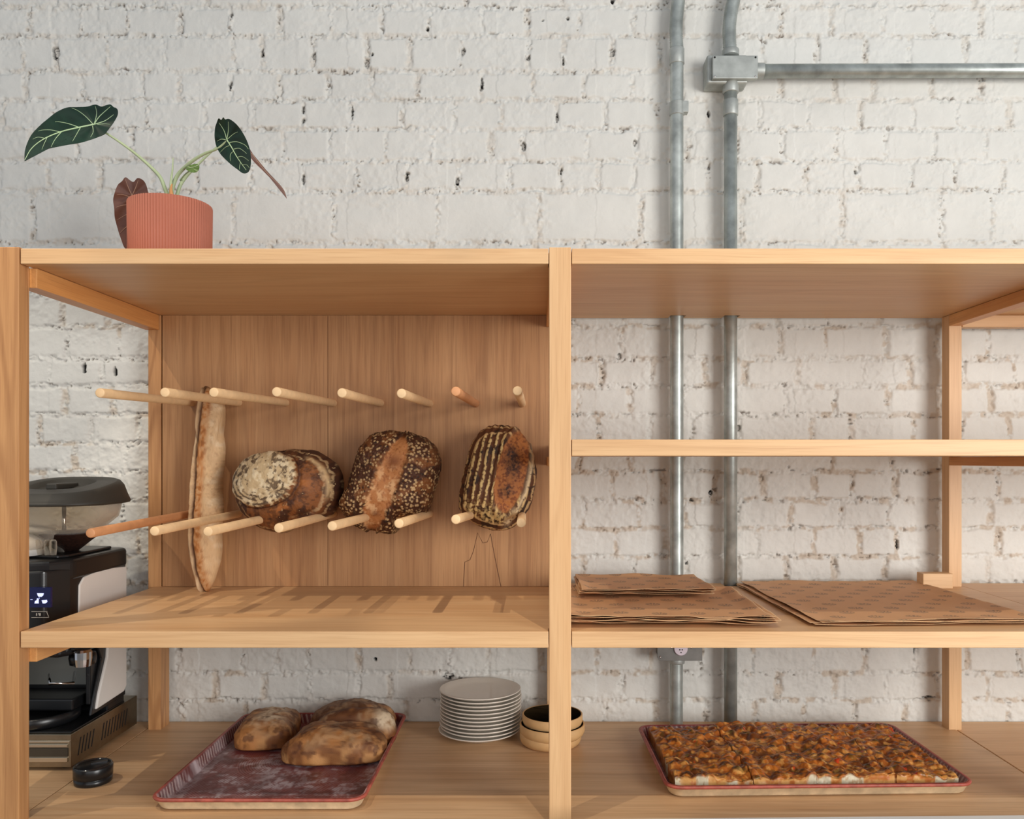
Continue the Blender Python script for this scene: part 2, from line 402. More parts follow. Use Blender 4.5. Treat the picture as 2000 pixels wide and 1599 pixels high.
bx('rail', W_rail, .0275, .0635, .032, .529, zt0-.030, zt0-.0006)
bx('rail', W_rail, .0275, .0635, .032, .529, ze0-.021, ze0-.0006)
# back panel with its pegs
panel = bx('back_panel', W_panel, -.913, .0645, .532, .546, zm1+.0005, zt0-.0005, bev=.0006)
b = MB(); 
for xx in ((640-1045)/F*2.03, ):
    b.box(xx-.0006, xx+.0006, .5316, .5322, zm1+.002, zt0-.002)
obj('panel_seam', b, plain('seam_shadow_line', (104,64,34), .7), panel)
b = MB()
for pts in ([(905,1148),(906,1128),(908,1097),(918,1093),(925,1075),(933,1040),(943,1060),(952,1058),(958,1042),(967,1090),(979,1148)],):
    b.tube([P(x, y, 2.032) for x, y in pts], .0008, 6)
obj('grain_figure', b, plain('dark_grain_line', (98,62,36), .7), panel)
mb_peg_top = [(376,786,197,767),(466,786,328,766),(558,786,416,766),(651,787,540,765),(743,787,671,767),(839,788,785,768),(929,788,888,764),(1020,788,1010,763)]
mb_peg_low = [(372,1003,173,1041),(466,1003,300,1037),(558,1003,400,1038),(651,1003,545,1031),(743,1003,645,1027),(839,1003,778,1022),(929,1003,888,1014),(1020,1003,1020,1021)]
M_peg2 = plain('peg_cherry', (206,146,100), .5, var=.06, vscale=60)
for row, low in ((mb_peg_top, 0), (mb_peg_low, 1)):
    for i, (xa, ya, xb, yb) in enumerate(row):
        A = P(xa, ya, 2.0325); X0 = A[0]
        Zt = 1.585 if not low else 1.59
        B = P(xb, yb, Zt)
        # keep each peg nearly square to the panel
        B[0] = .75*B[0]+.25*X0
        d = (B-A)/np.linalg.norm(B-A)
        b = MB(); r = .0092
        b.tube([A, A+d*.01, B-d*.002, B-d*.0005, B], [r, r, r, r*.93, r*.8], 24)
        o = obj('peg', b, M_peg2 if (low, i) in ((1, 0), (0, 6)) else W_peg, panel, smooth=True)
        o.data.set_sharp_from_angle(angle=.8)

# little offcut of wood on the middle shelf
bx('wood_block', [W['x']], .928, 1.000, .50, .535, zm1+.0003, zm1+.037, parent=None) if False else None
b = MB(); b.box(.932, 1.004, .492, .526, zm1+.0002, zm1+.037)
tag(obj('wood_block', b, W['x'], bevel=.0015, loc=(.968, .509, zm1)), 'small pale wood block on the middle shelf beside the right back post', 'block')

# stainless edge in the very front, low right
b = MB(); b.prism([(.1015, -.0646), (.874, -.0480), (1.5, -.0345), (1.5, -.40), (.1015, -.43)], 'z', EYE-.66, EYE-.622)
ct = thing('steel_counter', (.8, -.23, 0), 'pale steel counter edge in front of the bottom shelf at lower right', 'counter')
obj('worktop', b, plain('pale_steel', (226,230,230), .4, .2), ct, bevel=.001)
for (lx, ly) in ((.14, -.39), (1.46, -.37), (.14, -.10), (1.46, -.08)):
    b = MB(); b.tube([(lx, ly, 0), (lx, ly, EYE-.66)], .018, 12); obj('leg', b, M_steel, ct, smooth=True)

# ------------------------------------------------------------------ conduits
def ring(b, x, y, z0, z1, r): b.lathe([(r*.97, z0), (r, z0+.001), (r, z1-.001), (r*.97, z1)], (x, y, 0), 32)
YP, RP = .560, .0162
def zz(y, Z=2.06): return EYE-(y-897)/F*Z
cl = thing('conduit', (XL, YP, zc1), 'left upright galvanised conduit ending in a grey outlet box', 'pipe')
b = MB(); b.tube([(XL, YP, zz(1266, 2.04)+.03), (XL, YP, zz(95))], RP, 32, cap=False); obj('pipe', b, M_galv, cl, smooth=True)
b = MB(); b.tube([(XL-.001, YP, zc1+.0005), (XL-.001, YP, zz(1290, 2.04))], RP*.98, 32); o = obj('pipe', b, M_galv, cl, smooth=True); o.data.set_sharp_from_angle(angle=.8)
b = MB(); ring(b, XL, YP, zz(126), zz(96), RP+.0022); obj('coupling', b, M_galvd, cl, smooth=True)
b = MB(); ring(b, XL, YP, zz(226), zz(200), RP+.002); b.box(XL+.008, XL+.027, YP-.012, YP+.010, zz(222), zz(201)); obj('clamp', b, M_galvd, cl, bevel=.001)
def flex(pts, parent, r=RP-.0003):
    b = MB(); pts = [Vector(p) for p in pts]; out = []; rs = []; L = 0
    N = 96
    for i in range(N+1):
        t = i/N*(len(pts)-1); k = min(int(t), len(pts)-2); u = t-k
        p0 = pts[max(k-1, 0)]; p1 = pts[k]; p2 = pts[k+1]; p3 = pts[min(k+2, len(pts)-1)]
        out.append(.5*((2*p1)+(p2-p0)*u+(2*p0-5*p1+4*p2-p3)*u*u+(3*p1-p0-3*p2+p3)*u**3)); rs.append(r+(.0008 if i % 2 else -.0012))
    b.tube(out, rs, 28); return obj('flexible_sleeve', b, M_galv, parent, smooth=True)
flex([(XL, YP, zz(97)), (XL-.002, YP, zz(60)), (XL, YP, zz(30)), (XL+.004, YP, zz(0)), (XL+.013, YP, zz(-60)), (XL+.03, YP, zz(-140))], cl)
zb0, zb1 = zz(1290, 2.03), zz(1215, 2.03)
ob = thing('outlet_box', (XL, .555, zb0), 'grey metal outlet box with a round white socket under the middle shelf', 'socket')
b = MB(); b.box(XL-.047, XL+.052, .532, .594, zb0+.004, zb1); obj('box', b, M_box, ob, bevel=.002)
b = MB(); b.prism([(XL-.053, zb0+.008), (XL-.047, zb0), (XL+.057, zb0), (XL+.057, zb1), (XL-.053, zb1)], 'y', .529, .532); obj('cover_plate', b, M_box, ob, bevel=.0006)
zs_ = zz(1266, 2.03)
b = MB(); b.lathe([(0, .524), (.0155, .524), (.0168, .5255), (.0168, .529)], (XL+.004, 0, zs_), 40, axis='y'); sk = obj('socket', b, plain('white_socket', (226,214,224), .4), ob, smooth=True); sk.data.set_sharp_from_angle(angle=.8); fix_normals(sk)
b = MB()
for dx, dz in ((-.003, -.002), (.003, -.002), (0, -.0088)): b.lathe([(0, .5235), (.0016, .5235), (.0016, .5245)], (XL+.004+dx, 0, zs_+dz), 12, axis='y')
obj('slots', b, M_dark, sk)
for dx, dz in ((-.018, .002), (.030, .002), (-.046, .013)):
    b = MB(); b.lathe([(0, .5265), (.0022, .527), (.0028, .529)], (XL+dx, 0, (zs_ if dz < .01 else zb0-.004)+dz), 14, axis='y'); obj('screw', b, M_chrome, ob, smooth=True)
b = MB(); ring(b, XL, YP, zb0-.013, zb0+.004, RP+.003); obj('collar', b, M_galvd, ob, smooth=True)
cr = thing('conduit', (XR, YP, zc1), 'right upright galvanised conduit below the junction box', 'pipe')
b = MB(); b.tube([(XR, YP, zc1+.0005), (XR, YP, zz(165))], RP, 32); obj('pipe', b, M_galv, cr, smooth=True)
b = MB(); ring(b, XR, YP, zz(226), zz(196), RP+.0022); obj('coupling', b, M_galvd, cr, smooth=True)
b = MB(); ring(b, XR, YP, zz(182), zz(158), RP+.0035); obj('connector', b, M_galvd, cr, smooth=True)
jb = thing('junction_box', (XR, .57, zz(168)), 'grey cast junction box where the conduits meet on the wall', 'junction box')
b = MB(); b.box(XR-.062, XR+.040, .545, .596, zz(168), zz(112)); obj('box', b, M_galvd, jb, bevel=.006, seg=3)
b = MB(); b.box(XR-.051, XR+.060, .530, .545, zz(153, 2.03), zz(108, 2.03)); o = obj('cover', b, M_galvd, jb, bevel=.002)
for dx, zc in ((-.046, 149), (.054, 149), (-.046, 112), (.054, 112)):
    b = MB(); b.lathe([(0, .5280), (.002, .5285), (.0028, .531)], (XR+dx, 0, zz(zc, 2.03)), 14, axis='y'); obj('screw', b, M_dark if zc == 112 else M_chrome, jb, smooth=True)
b = MB(); ring(b, XR, YP, zz(110), zz(98), RP+.0045); obj('collar', b, M_galvd, jb, smooth=True)
cf = thing('flexible_conduit', (XR, YP, zz(108)), 'corrugated flexible conduit rising from the top of the junction box', 'pipe')
flex([(XR, YP, zz(109)), (XR-.003, YP, zz(80)), (XR-.003, YP, zz(50)), (XR+.002, YP, zz(20)), (XR+.010, YP, zz(-10)), (XR+.024, YP, zz(-70)), (XR+.04, YP, zz(-140))], cf)
ch = thing('horizontal_conduit', (1.2, YP, zz(138)), 'horizontal galvanised conduit running right from the junction box', 'pipe')
b = MB(); b.tube([(XR+.060, YP, zz(139)), (1.9, YP, zz(136))], RP+.0005, 32); obj('pipe', b, M_galv, ch, smooth=True)
b = MB(); b.tube([(XR+.0605, YP, zz(139)), (XR+.081, YP, zz(139))], RP+.003, 32); o = obj('connector', b, M_galvd, ch, smooth=True); o.data.set_sharp_from_angle(angle=.8)

# ------------------------------------------------------------------ potted plant
def cat(pts, n=8, closed=False):
    out = []; m = len(pts); pts = [np.array(p, float) for p in pts]
    for i in range(m if closed else m-1):
        g = (lambda k: pts[k % m]) if closed else (lambda k: pts[min(max(k, 0), m-1)])
        p0, p1, p2, p3 = g(i-1), g(i), g(i+1), g(i+2)
        for j in range(n):
            u = j/n; out.append(.5*((2*p1)+(p2-p0)*u+(2*p0-5*p1+4*p2-p3)*u*u+(3*p1-p0-3*p2+p3)*u**3))
    if not closed: out.append(pts[-1])
    return out
ZP = 1.725; PX = (333-1045)/F*ZP; PYc = ZP-1.5
plant = thing('potted_plant', (PX, PYc, zt1), 'dark veined elephant ear plant in a ribbed salmon pot on the top shelf', 'plant')
b = MB(); hp = .147; R1 = .0815
rib = lambda a, h: 1+.022*(abs(math.sin(a*44)) - .5)
b.lathe([(.078, zt1+.0003), (.0800, zt1+.003), (R1, zt1+hp-.003), (R1-.001, zt1+hp)], (PX, PYc, 0), 528, rib=rib)
b.f = b.f[:-1]; b.m = b.m[:-1]
b.lathe([(R1-.001, zt1+hp), (R1-.005, zt1+hp), (R1-.006, zt1+hp-.022)], (PX, PYc, 0), 96); b.f = b.f[:-2]; b.m = b.m[:-2]
obj('pot', b, M_pot, plant, smooth=True)
b = MB(); b.lathe([(R1-.0055, zt1+hp-.02), (.04, zt1+hp-.016), (0, zt1+hp-.015)], (PX, PYc, 0), 48); b.f = [f for f in b.f if len(f) < 10]; b.m = b.m[:len(b.f)]
obj('soil', b, M_soil, plant, smooth=True)
M_leaf = plain('dark_velvet_leaf', (19,44,32), .42, var=.3, vscale=40, spec=.35)
M_vein = plain('pale_vein', (176,200,158), .5, var=.05)
M_stem = plain('green_stem', (164,178,140), .5, var=.1)
M_leafb = plain('brown_leaf_underside', (104,66,54), .55, var=.2, vscale=40)
M_veinb = plain('tan_vein', (176,140,118), .5)
M_leafg = plain('young_green_leaf', (88,116,48), .45, var=.2)
def leaf(name, outline, J, veins, Z0, ax=0, ay=0, c=0, mats=None, rv=.0011, label=None):
    jx, jy = J
    def zf(x, y): dx, dy = x-jx, y-jy; return Z0+ax*dx+ay*dy+c*(dx*dx+dy*dy)+.0035*math.sin(math.atan2(dy, dx)*7)*min(1, math.hypot(dx, dy)/60)
    out = cat(outline, 6, True); n = len(out); R = 8; vs = [P(jx, jy, zf(jx, jy))]
    for k in range(1, R+1):
        t = k/R
        for p in out: x, y = jx+(p[0]-jx)*t, jy+(p[1]-jy)*t; vs.append(P(x, y, zf(x, y)))
    b = MB(); b.add(vs, [(0, 1+(i+1) % n, 1+i) for i in range(n)]+[(1+(k-1)*n+i, 1+(k-1)*n+(i+1) % n, 1+k*n+(i+1) % n, 1+k*n+i) for k in range(1, R) for i in range(n)])
    nb = len(b.v)
    # lower face for thickness
    b.add([v+np.array([0, .0009, 0]) for v in vs], [tuple(reversed([q for q in f])) for f in b.f[:]])
    b.add([b.v[1+(R-1)*n+i] for i in range(n)]+[b.v[nb+1+(R-1)*n+i] for i in range(n)], [(i, (i+1) % n, n+(i+1) % n, n+i) for i in range(n)])
    b.cur = 1
    for vv, s in veins:
        pts = cat(vv, 6); m = len(pts)
        b.tube([P(p[0], p[1], zf(p[0], p[1]))+np.array([0, -.0004, 0]) for p in pts], [rv*s*(1-.7*i/(m-1)) for i in range(m)], 6)
    return fix_normals(obj(name, b, mats or [M_leaf, M_vein], plant, smooth=True))
leaf('leaf', [(48,314),(49,292),(60,265),(78,245),(92,233),(110,219),(130,210),(150,209),(170,208),(186,204),(198,208),(208,205),(216,204),(222,209),(227,211),(230,216),(229,226),(221,240),(212,252),(204,262),(190,268),(176,273),(155,279),(130,283),(100,289),(70,296),(55,298),(50,306)],
     (184,243), [([(184,243),(150,250),(118,258),(85,272),(62,290),(49,312)],1.5),([(184,243),(205,236),(222,224)],1),([(184,243),(194,228),(208,215),(216,208)],.9),([(184,243),(189,222),(186,207)],.8),([(182,243),(168,228),(152,216),(140,211)],.9),
     ([(155,249),(135,242),(116,238),(108,238)],.8),([(158,248),(150,262),(142,276)],.7),([(118,258),(100,254),(84,254),(75,256)],.7),([(120,258),(108,272),(100,287)],.7),([(181,246),(182,258),(177,268)],.7),([(190,243),(206,242),(216,243)],.6),([(88,270),(74,268),(64,272)],.5),([(92,269),(86,282),(82,292)],.5)],
     1.70, ax=.0004, ay=-.0006, c=-.0000035)
leaf('leaf', [(420,250),(423,240),(427,231),(432,234),(436,229),(440,233),(447,232),(458,239),(468,250),(478,266),(485,282),(489,298),(490,316),(488,330),(483,337),(474,338),(464,331),(452,322),(440,311),(430,300),(422,284),(419,266)],
     (443,273), [([(443,273),(452,287),(462,305),(472,320),(481,332)],1.3),([(443,273),(438,256),(428,240)],.8),([(443,273),(446,256),(446,238)],.8),([(443,273),(456,262),(464,258)],.7),([(441,273),(432,272),(424,276)],.7),([(447,279),(462,277),(478,283),(485,291)],.8),([(450,284),(440,288),(430,298)],.6),
      ([(455,292),(468,290),(482,300)],.7),([(457,295),(450,302),(450,315)],.6),([(464,307),(474,306),(486,314)],.6),([(470,317),(468,325),(468,331)],.6),([(474,322),(482,322),(487,328)],.5)],
     1.66, ax=-.0006, ay=.0004, c=-.000006)
leaf('leaf', [(487,290),(492,298),(505,314),(520,332),(535,348),(548,362),(556,374),(560,388),(556,378),(545,364),(528,348),(512,332),(498,318),(489,306)], (505,320), [([(490,298),(520,336),(548,364),(559,384)],.8)], 1.80, ax=.0008, mats=[M_leafb, M_veinb])
leaf('leaf', [(245,346),(238,354),(230,361),(224,376),(221,390),(223,408),(224,424),(229,444),(236,466),(245,486),(262,492),(280,470),(292,430),(294,395),(289,374),(284,358),(277,350),(268,348),(261,355),(254,352)],
     (258,382), [([(258,382),(262,410),(258,445),(248,480)],1.2),([(258,382),(250,364),(245,350)],.9),([(258,382),(266,364),(270,352)],.9),([(257,386),(240,380),(228,380)],.8),([(260,402),(244,400),(226,405)],.8),([(261,415),(245,420),(228,430)],.8),([(260,436),(246,444),(233,456)],.8)],
     1.836, ax=.0003, ay=.0003, mats=[M_leafb, M_veinb])
leaf('leaf', [(362,328),(370,323),(380,320),(388,321),(389,328),(386,334),(378,337),(368,334)], (376,329), [([(389,322),(376,327),(362,329)],.8)], 1.70, mats=[M_leafg, M_stem])
def stem(pts, Zs, r0, r1, m=M_stem):
    q = cat([(x, y, z) for (x, y), z in zip(pts, Zs)], 8); n = len(q); b = MB()
    b.tube([P(a[0], a[1], a[2]) for a in q], [r0+(r1-r0)*i/(n-1) for i in range(n)], 10); obj('stem', b, m, plant, smooth=True)
stem([(328,384),(322,368),(312,345),(290,322),(262,298),(232,276),(200,255),(186,245)], [1.725,1.725,1.72,1.715,1.71,1.706,1.706,1.704], .0044, .0017)
stem([(334,384),(338,362),(350,338),(375,315),(400,300),(425,290),(443,275)], [1.72,1.72,1.715,1.70,1.69,1.675,1.663], .0048, .0018)
stem([(344,388),(352,362),(366,342),(382,326),(402,306),(425,286)], [1.735,1.735,1.74,1.745,1.76,1.78], .0040, .0020)
stem([(425,286),(460,288),(492,298)], [1.78,1.79,1.795], .0020, .0014, M_leafb)
stem([(332,388),(334,355),(337,330),(338,308)], [1.71,1.71,1.71,1.71], .0034, .0008)
stem([(352,352),(362,340),(378,328)], [1.735,1.72,1.702], .0016, .0012)
stem([(335,382),(334,370),(336,359)], [1.700,1.698,1.697], .0048, .0010, plain('dry_sheath', (196,140,84), .7))

# ------------------------------------------------------------------ bread
M_crust = vcol('bread_crust', rough=.62, spec=.3, bump=.5, bscale=420, dist=.0012)
def blob(name, outline, cen, Z, Hf, Hb, disp, colf, label, cat_, nu=300, nv=150, lean=0, pw=.62, group=None):
    """loaf facing the room: outline traced in its own plane at distance Z, Hf towards the room, Hb towards the panel"""
    out = np.array(cat(outline, 10, True)); cx, cy = cen
    ang = np.arctan2(out[:, 1]-cy, out[:, 0]-cx); rad = np.hypot(out[:, 0]-cx, out[:, 1]-cy); o = np.argsort(ang); ang = ang[o]; rad = rad[o]
    th = np.linspace(-math.pi, math.pi, nu, endpoint=False); R = np.interp(th, ang, rad, period=2*math.pi)
    ph = np.linspace(0, math.pi, nv); T, Ph = np.meshgrid(th, ph, indexing='ij'); RR = np.repeat(R[:, None], nv, 1)
    s = np.sin(Ph)**pw; c = np.cos(Ph); h = np.where(c > 0, Hf*np.abs(c)**.9, -Hb*np.abs(c)**.8)
    x = (cx+RR*s*np.cos(T)).ravel(); y = (cy+RR*s*np.sin(T)).ravel(); h = h.ravel(); s = s.ravel(); front = (c > 0).ravel()
    # smooth unit direction
    nx = (s*np.cos(T.ravel())); ny = s*np.sin(T.ravel()); nh = np.cos(Ph).ravel()
    d = disp(x, y, s, front, nh)
    k = F/Z
    Xw = (x-1045)/k; zw = -(y-897)/k
    Xw = Xw+nx*d*s; zw = zw-ny*d*s; hh = h+nh*d
    Yw = Z-1.5-hh+lean*(zw-(-(cy-897)/k))
    col = np.clip(colf(x, y, s, front, nh), 0, 1)
    V = np.stack([Xw, Yw, zw+EYE], 1)
    base = (float((cx-1045)/k), Z-1.5, float(EYE-(np.max(out[:, 1])-897)/k))
    ob_ = grid_obj(name, V, nu, nv, M_crust, col=col, wrap=True, loc=base)
    return tag(ob_, label, cat_, group)
n3 = lambda x, y, sc, s=0, o=4: fbm(x/sc, y/sc, s=s, o=o)
# --- baguette
bo = [(398,754),(412,760),(426,770),(436,785),(437,810),(434,840),(438,870),(437,905),(433,935),(434,970),(436,1000),(433,1035),(434,1060),(433,1090),(425,1120),(417,1142),(407,1156),(398,1156),(390,1148),(386,1128),(378,1105),(372,1075),(371,1040),(372,1010),(373,975),(373,945),(376,915),(380,890),(383,860),(386,830),(384,805),(386,785),(391,764)]
def bag_e(y): return np.interp(y, [750,800,900,1000,1060,1110,1157], [398,395,388,384,382,388,402])   # ear line
def bag_d(x, y, s, f, nh):
    e = bag_e(y)+(n3(x, y, 14, 5)-.5)*6
    return (n3(x, y, 26, 1)-.5)*.006+(n3(x, y, 6, 2)-.5)*.0016-np.where(f, .009*np.exp(-((x-e-1)/3.5)**2), 0)+np.where(f, .004*np.exp(-((x-e+5)/3)**2), 0)
def bag_c(x, y, s, f, nh):
    c = np.tile(lin((206,170,128)), (len(x), 1)); n = n3(x, y, 14, 11); m = n3(x, y, 5, 12)
    c = mixc(c, lin((222,196,160)), ss(.48, .72, n)*ss(402, 430, x)*.8)
    e = bag_e(y); br = (1-ss(14, 26, x-e))*ss(1, 4, x-e)
    c = mixc(c, lin((182,120,66)), br*(.5+.5*ss(.3, .6, m)))
    c = mixc(c, lin((130,72,32)), ss(.58, .72, m)*.6*(.4+.6*br))
    c = mixc(c, lin((84,44,22)), np.exp(-((x-e-1)/3.0)**2)*.9)
    c = mixc(c, lin((216,190,156)), np.exp(-((x-e+6)/3)**2)*.6*ss(.4, .6, n3(x, y, 20, 14)))
    c = mixc(c, lin((110,74,44)), ss(768, 755, y)*.8)
    return c*(1+.25*(n3(x, y, 3, 13)-.5))[:, None]
blob('baguette', bo, (405, 960), 1.965, .032, .026, bag_d, bag_c, 'long floured baguette standing upright behind the leftmost pegs', 'bread', nu=420, nv=150, lean=.03, pw=.75)
# --- round loaf
ro = [(466,965),(467,945),(476,915),(495,893),(520,882),(550,879),(572,876),(590,878),(612,880),(632,888),(648,900),(660,917),(667,940),(667,960),(660,980),(648,1000),(625,1012),(600,1015),(580,1025),(562,1036),(540,1038),(515,1030),(495,1014),(478,995)]
def cap(x, y):
    w_ = (n3(x, y, 22, 21)-.5)*.12
    X = x-541; Y = y-934; a = -.25; u = X*math.cos(a)+Y*math.sin(a); v = -X*math.sin(a)+Y*math.cos(a)
    return np.sqrt((u/66)**2+(v/51)**2)+w_
def ro_d(x, y, s, f, nh):
    k = cap(x, y); h = (1-ss(.86, 1.02, k))*.011; h -= .004*np.exp(-((k-1.06)/.05)**2)
    r2 = ss(.80, .86, s+(n3(x, y, 30, 22)-.5)*.05)*ss(-20, 40, (x-600)+(y-960)*.6); h = h+r2*.006
    return np.where(f, h, 0)+(n3(x, y, 18, 23)-.5)*.004+(n3(x, y, 5, 24)-.5)*.0022
def ro_c(x, y, s, f, nh):
    k = cap(x, y); n = n3(x, y, 16, 31); m = fbm((x*.8+y*.6)/5, (y*.8-x*.6)/5, s=32, o=4)
    c = np.tile(lin((128,78,42)), (len(x), 1))
    c = mixc(c, lin((72,42,27)), ss(.40, .60, n)); c = mixc(c, lin((160,98,50)), ss(.56, .72, n3(x, y, 20, 33))*ss(1.6, 1.1, k)); c = mixc(c, lin((60,36,25)), ss(.52, .68, n3(x, y, 7, 36))*.55)
    # rim rings of flour
    u = s*9+(n-.5)*1.2+np.arctan2(y-950, x-565)*.3
    ringm = ss(.55, .95, np.sin(u*2*math.pi)*.5+.5)*ss(.74, .85, s)*ss(.35, .6, m+.1)
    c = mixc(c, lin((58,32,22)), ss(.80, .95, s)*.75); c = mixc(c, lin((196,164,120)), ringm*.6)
    # flour cap
    fl = 1-ss(.88, 1.0, k+(m-.5)*.25)
    dark = ss(.53, .63, m*.55+n*.45+ss(-30, 65, (x-545)*.75+(y-925)*.6)*.21-.07)
    rg = ss(.35, .8, np.sin((k*7.5+(n-.5))*2*math.pi)*.5+.5)*ss(.40, .70, k)*ss(-20, 25, (y-915)-(x-545)*.6)
    cc = np.tile(lin((196,170,130)), (len(x), 1)); cc = mixc(cc, lin((220,200,164)), ss(.5, .7, n3(x, y, 9, 34)))
    cc = mixc(cc, lin((74,52,36)), np.clip(dark*.8*ss(.35,.6,n3(x,y,2.6,37,2)+.12)+rg*.85*ss(.38, .55, m+.08), 0, .92))
    c = c*(1-fl[:, None])+cc*fl[:, None]
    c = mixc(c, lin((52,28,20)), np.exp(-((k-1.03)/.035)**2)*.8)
    spk = ss(.80, .86, n3(x, y, 3.2, 35, 2))*ss(.5, .6, n)*(1-fl); c = mixc(c, lin((222,190,140)), spk*.8)
    edge = np.exp(-((s-.955)/.02)**2)*ss(0, 30, 560-x)*ss(930, 960, y); c = mixc(c, lin((208,176,136)), edge*.8)
    edge = np.exp(-((s-.86)/.03)**2)*ss(605, 630, x)*ss(985, 950, y); c = mixc(c, lin((206,174,128)), edge*.7)
    return c
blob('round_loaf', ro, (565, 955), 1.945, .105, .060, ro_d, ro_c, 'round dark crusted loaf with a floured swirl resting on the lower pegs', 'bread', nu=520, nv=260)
# --- seeded loaf
so = [(668,985),(672,965),(684,945),(690,915),(700,885),(718,858),(740,843),(765,842),(790,846),(815,847),(838,858),(854,875),(861,900),(858,930),(850,955),(840,985),(828,1002),(800,1008),(780,1015),(778,1035),(765,1042),(740,1040),(710,1034),(690,1022),(678,1008)]
def band(x, y):
    e = np.interp(y, [850,880,920,960,1000,1042], [795,790,775,760,745,728]); w_ = np.interp(y, [850,870,900,960,1010,1042], [2,18,22,25,22,6])
    return np.abs(x-e)/w_
def so_d(x, y, s, f, nh):
    b_ = band(x, y); seed = worley(x/5.2, y/5.2, nh*9, 3)[0]; nb = ss(.9, 1.15, b_)
    return np.where(f, -.005*(1-ss(.7, 1.2, b_))+.004*np.exp(-((b_-1.25)/.2)**2), 0)+(n3(x, y, 24, 43)-.5)*.010+nb*(.6-seed)*.0032
def so_c(x, y, s, f, nh):
    b_ = band(x, y)+(n3(x, y, 8, 41)-.5)*.5; d, idd = worley(x/5.2, y/5.2, nh*9, 3); n = n3(x, y, 22, 42); m = n3(x, y, 4, 44)
    c = np.tile(lin((74,42,26)), (len(x), 1)); c = mixc(c, lin((132,82,44)), ss(.5, .68, n)*.8)
    lightness = ss(.40, .62, n3(x, y, 30, 47))*.5+ss(900, 970, y)*.5
    sd = (1-ss(.35, .55, d))*ss(.45-.35*lightness, .6-.35*lightness, idd)
    c = mixc(c, lin((206,172,124)), sd*(.55+.4*lightness)); c = mixc(c, lin((40,28,22)), (1-ss(.35, .5, d))*ss(.25, .18, idd)*.8)
    nb = 1-ss(.8, 1.1, b_)
    cc = np.tile(lin((180,120,72)), (len(x), 1)); cc = mixc(cc, lin((212,164,116)), ss(.45, .65, n3(x, y, 12, 45))*ss(880, 940, y)); cc = mixc(cc, lin((128,66,30)), ss(.55, .75, m)*.6)
    cc = mixc(cc, lin((104,52,28)), np.exp(-(((x-782)/15)**2+((y-900)/13)**2))*.75); cc = mixc(cc, lin((96,48,24)), np.exp(-(((x-746)/8)**2+((y-1000)/6)**2))*.7)
    c = c*(1-nb[:, None])+cc*nb[:, None]
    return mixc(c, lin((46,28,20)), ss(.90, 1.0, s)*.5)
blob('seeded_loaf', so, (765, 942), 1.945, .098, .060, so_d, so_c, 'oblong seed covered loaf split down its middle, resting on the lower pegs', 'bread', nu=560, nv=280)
# --- banneton loaf
bn = [(897,980),(900,950),(908,915),(916,885),(926,858),(942,838),(962,830),(985,829),(1005,834),(1022,848),(1036,870),(1045,895),(1048,920),(1046,950),(1040,975),(1030,1000),(1015,1020),(1000,1032),(980,1037),(955,1033),(930,1024),(908,1010),(898,995)]
def opn(x, y):
    X = x-1001; Y = y-920; a = .22; u = X*math.cos(a)+Y*math.sin(a)*-1; u = X*math.cos(a)+Y*math.sin(a); v = -X*math.sin(a)+Y*math.cos(a)
    return np.sqrt((u/28)**2+(v/78)**2)+(n3(x, y, 14, 51)-.5)*.15
def bn_d(x, y, s, f, nh):
    k = opn(x, y); st = np.sin((x+(y-900)*.20)/12.5*2*math.pi)
    low = ss(1000, 1012, y+(x-960)*.1)
    return np.where(f, -.003*(1-ss(.85, 1.05, k))+.005*np.exp(-((k-1.12)/.09)**2), 0)+(n3(x, y, 20, 53)-.5)*.004+np.where(k > 1, st*.0011*(1-low), 0)+np.sin(s*55)*.0010*ss(.78, .86, s)+(n3(x, y, 4, 54)-.5)*.0014
def bn_c(x, y, s, f, nh):
    k = opn(x, y); n = n3(x, y, 18, 61); m = fbm((x*.8+y*.6)/3.7, (y*.8-x*.6)/3.7, s=62, o=3)
    c = np.tile(lin((88,52,30)), (len(x), 1)); c = mixc(c, lin((52,32,22)), ss(.5, .65, n))
    ph_ = (x+(y-900)*.20+(n-.5)*7)/12.5; st = np.sin(ph_*2*math.pi)*.5+.5
    low = ss(960, 1000, y-(x-920)*.2)*ss(.9, .7, s)
    c = mixc(c, lin((214,182,122)), np.clip(ss(.55, .98, st+(m-.5)*.6)*ss(.30, .55, m+.04)*.9+low*ss(.35, .6, m)*.8, 0, .95)*(1-ss(.80, .86, s)))
    rg = ss(.6, .95, np.sin(s*55+(n-.5)*3)*.5+.5)*ss(.78, .84, s)*ss(.35, .5, m+.05); c = mixc(c, lin((206,168,116)), rg*.75)
    op = 1-ss(.95, 1.05, k)
    cc = np.tile(lin((168,104,54)), (len(x), 1)); cc = mixc(cc, lin((128,70,36)), ss(.42, .7, m))
    cc = mixc(cc, lin((48,28,20)), np.clip(np.exp(-(((x-1004-(y-905)*.05)/15)**2+((y-900)/34)**2)+(m-.5)*1.6)*.95+np.exp(-(((x-992)/13)**2+((y-957)/12)**2)+(m-.5)*2)*.75, 0, .95))
    c = c*(1-op[:, None])+cc*op[:, None]
    wr = np.exp(-((k-1.24)/.13)**2)*ss(995, 1012, x+(y-880)*.12)*ss(.28, .45, m+.1); c = mixc(c, lin((224,200,160)), np.clip(wr, 0, .9))
    return c
blob('striped_loaf', bn, (972, 935), 1.95, .095, .060, bn_d, bn_c, 'oval loaf with floured stripes and a wide scorched split, rightmost on the pegs', 'bread', nu=520, nv=280)

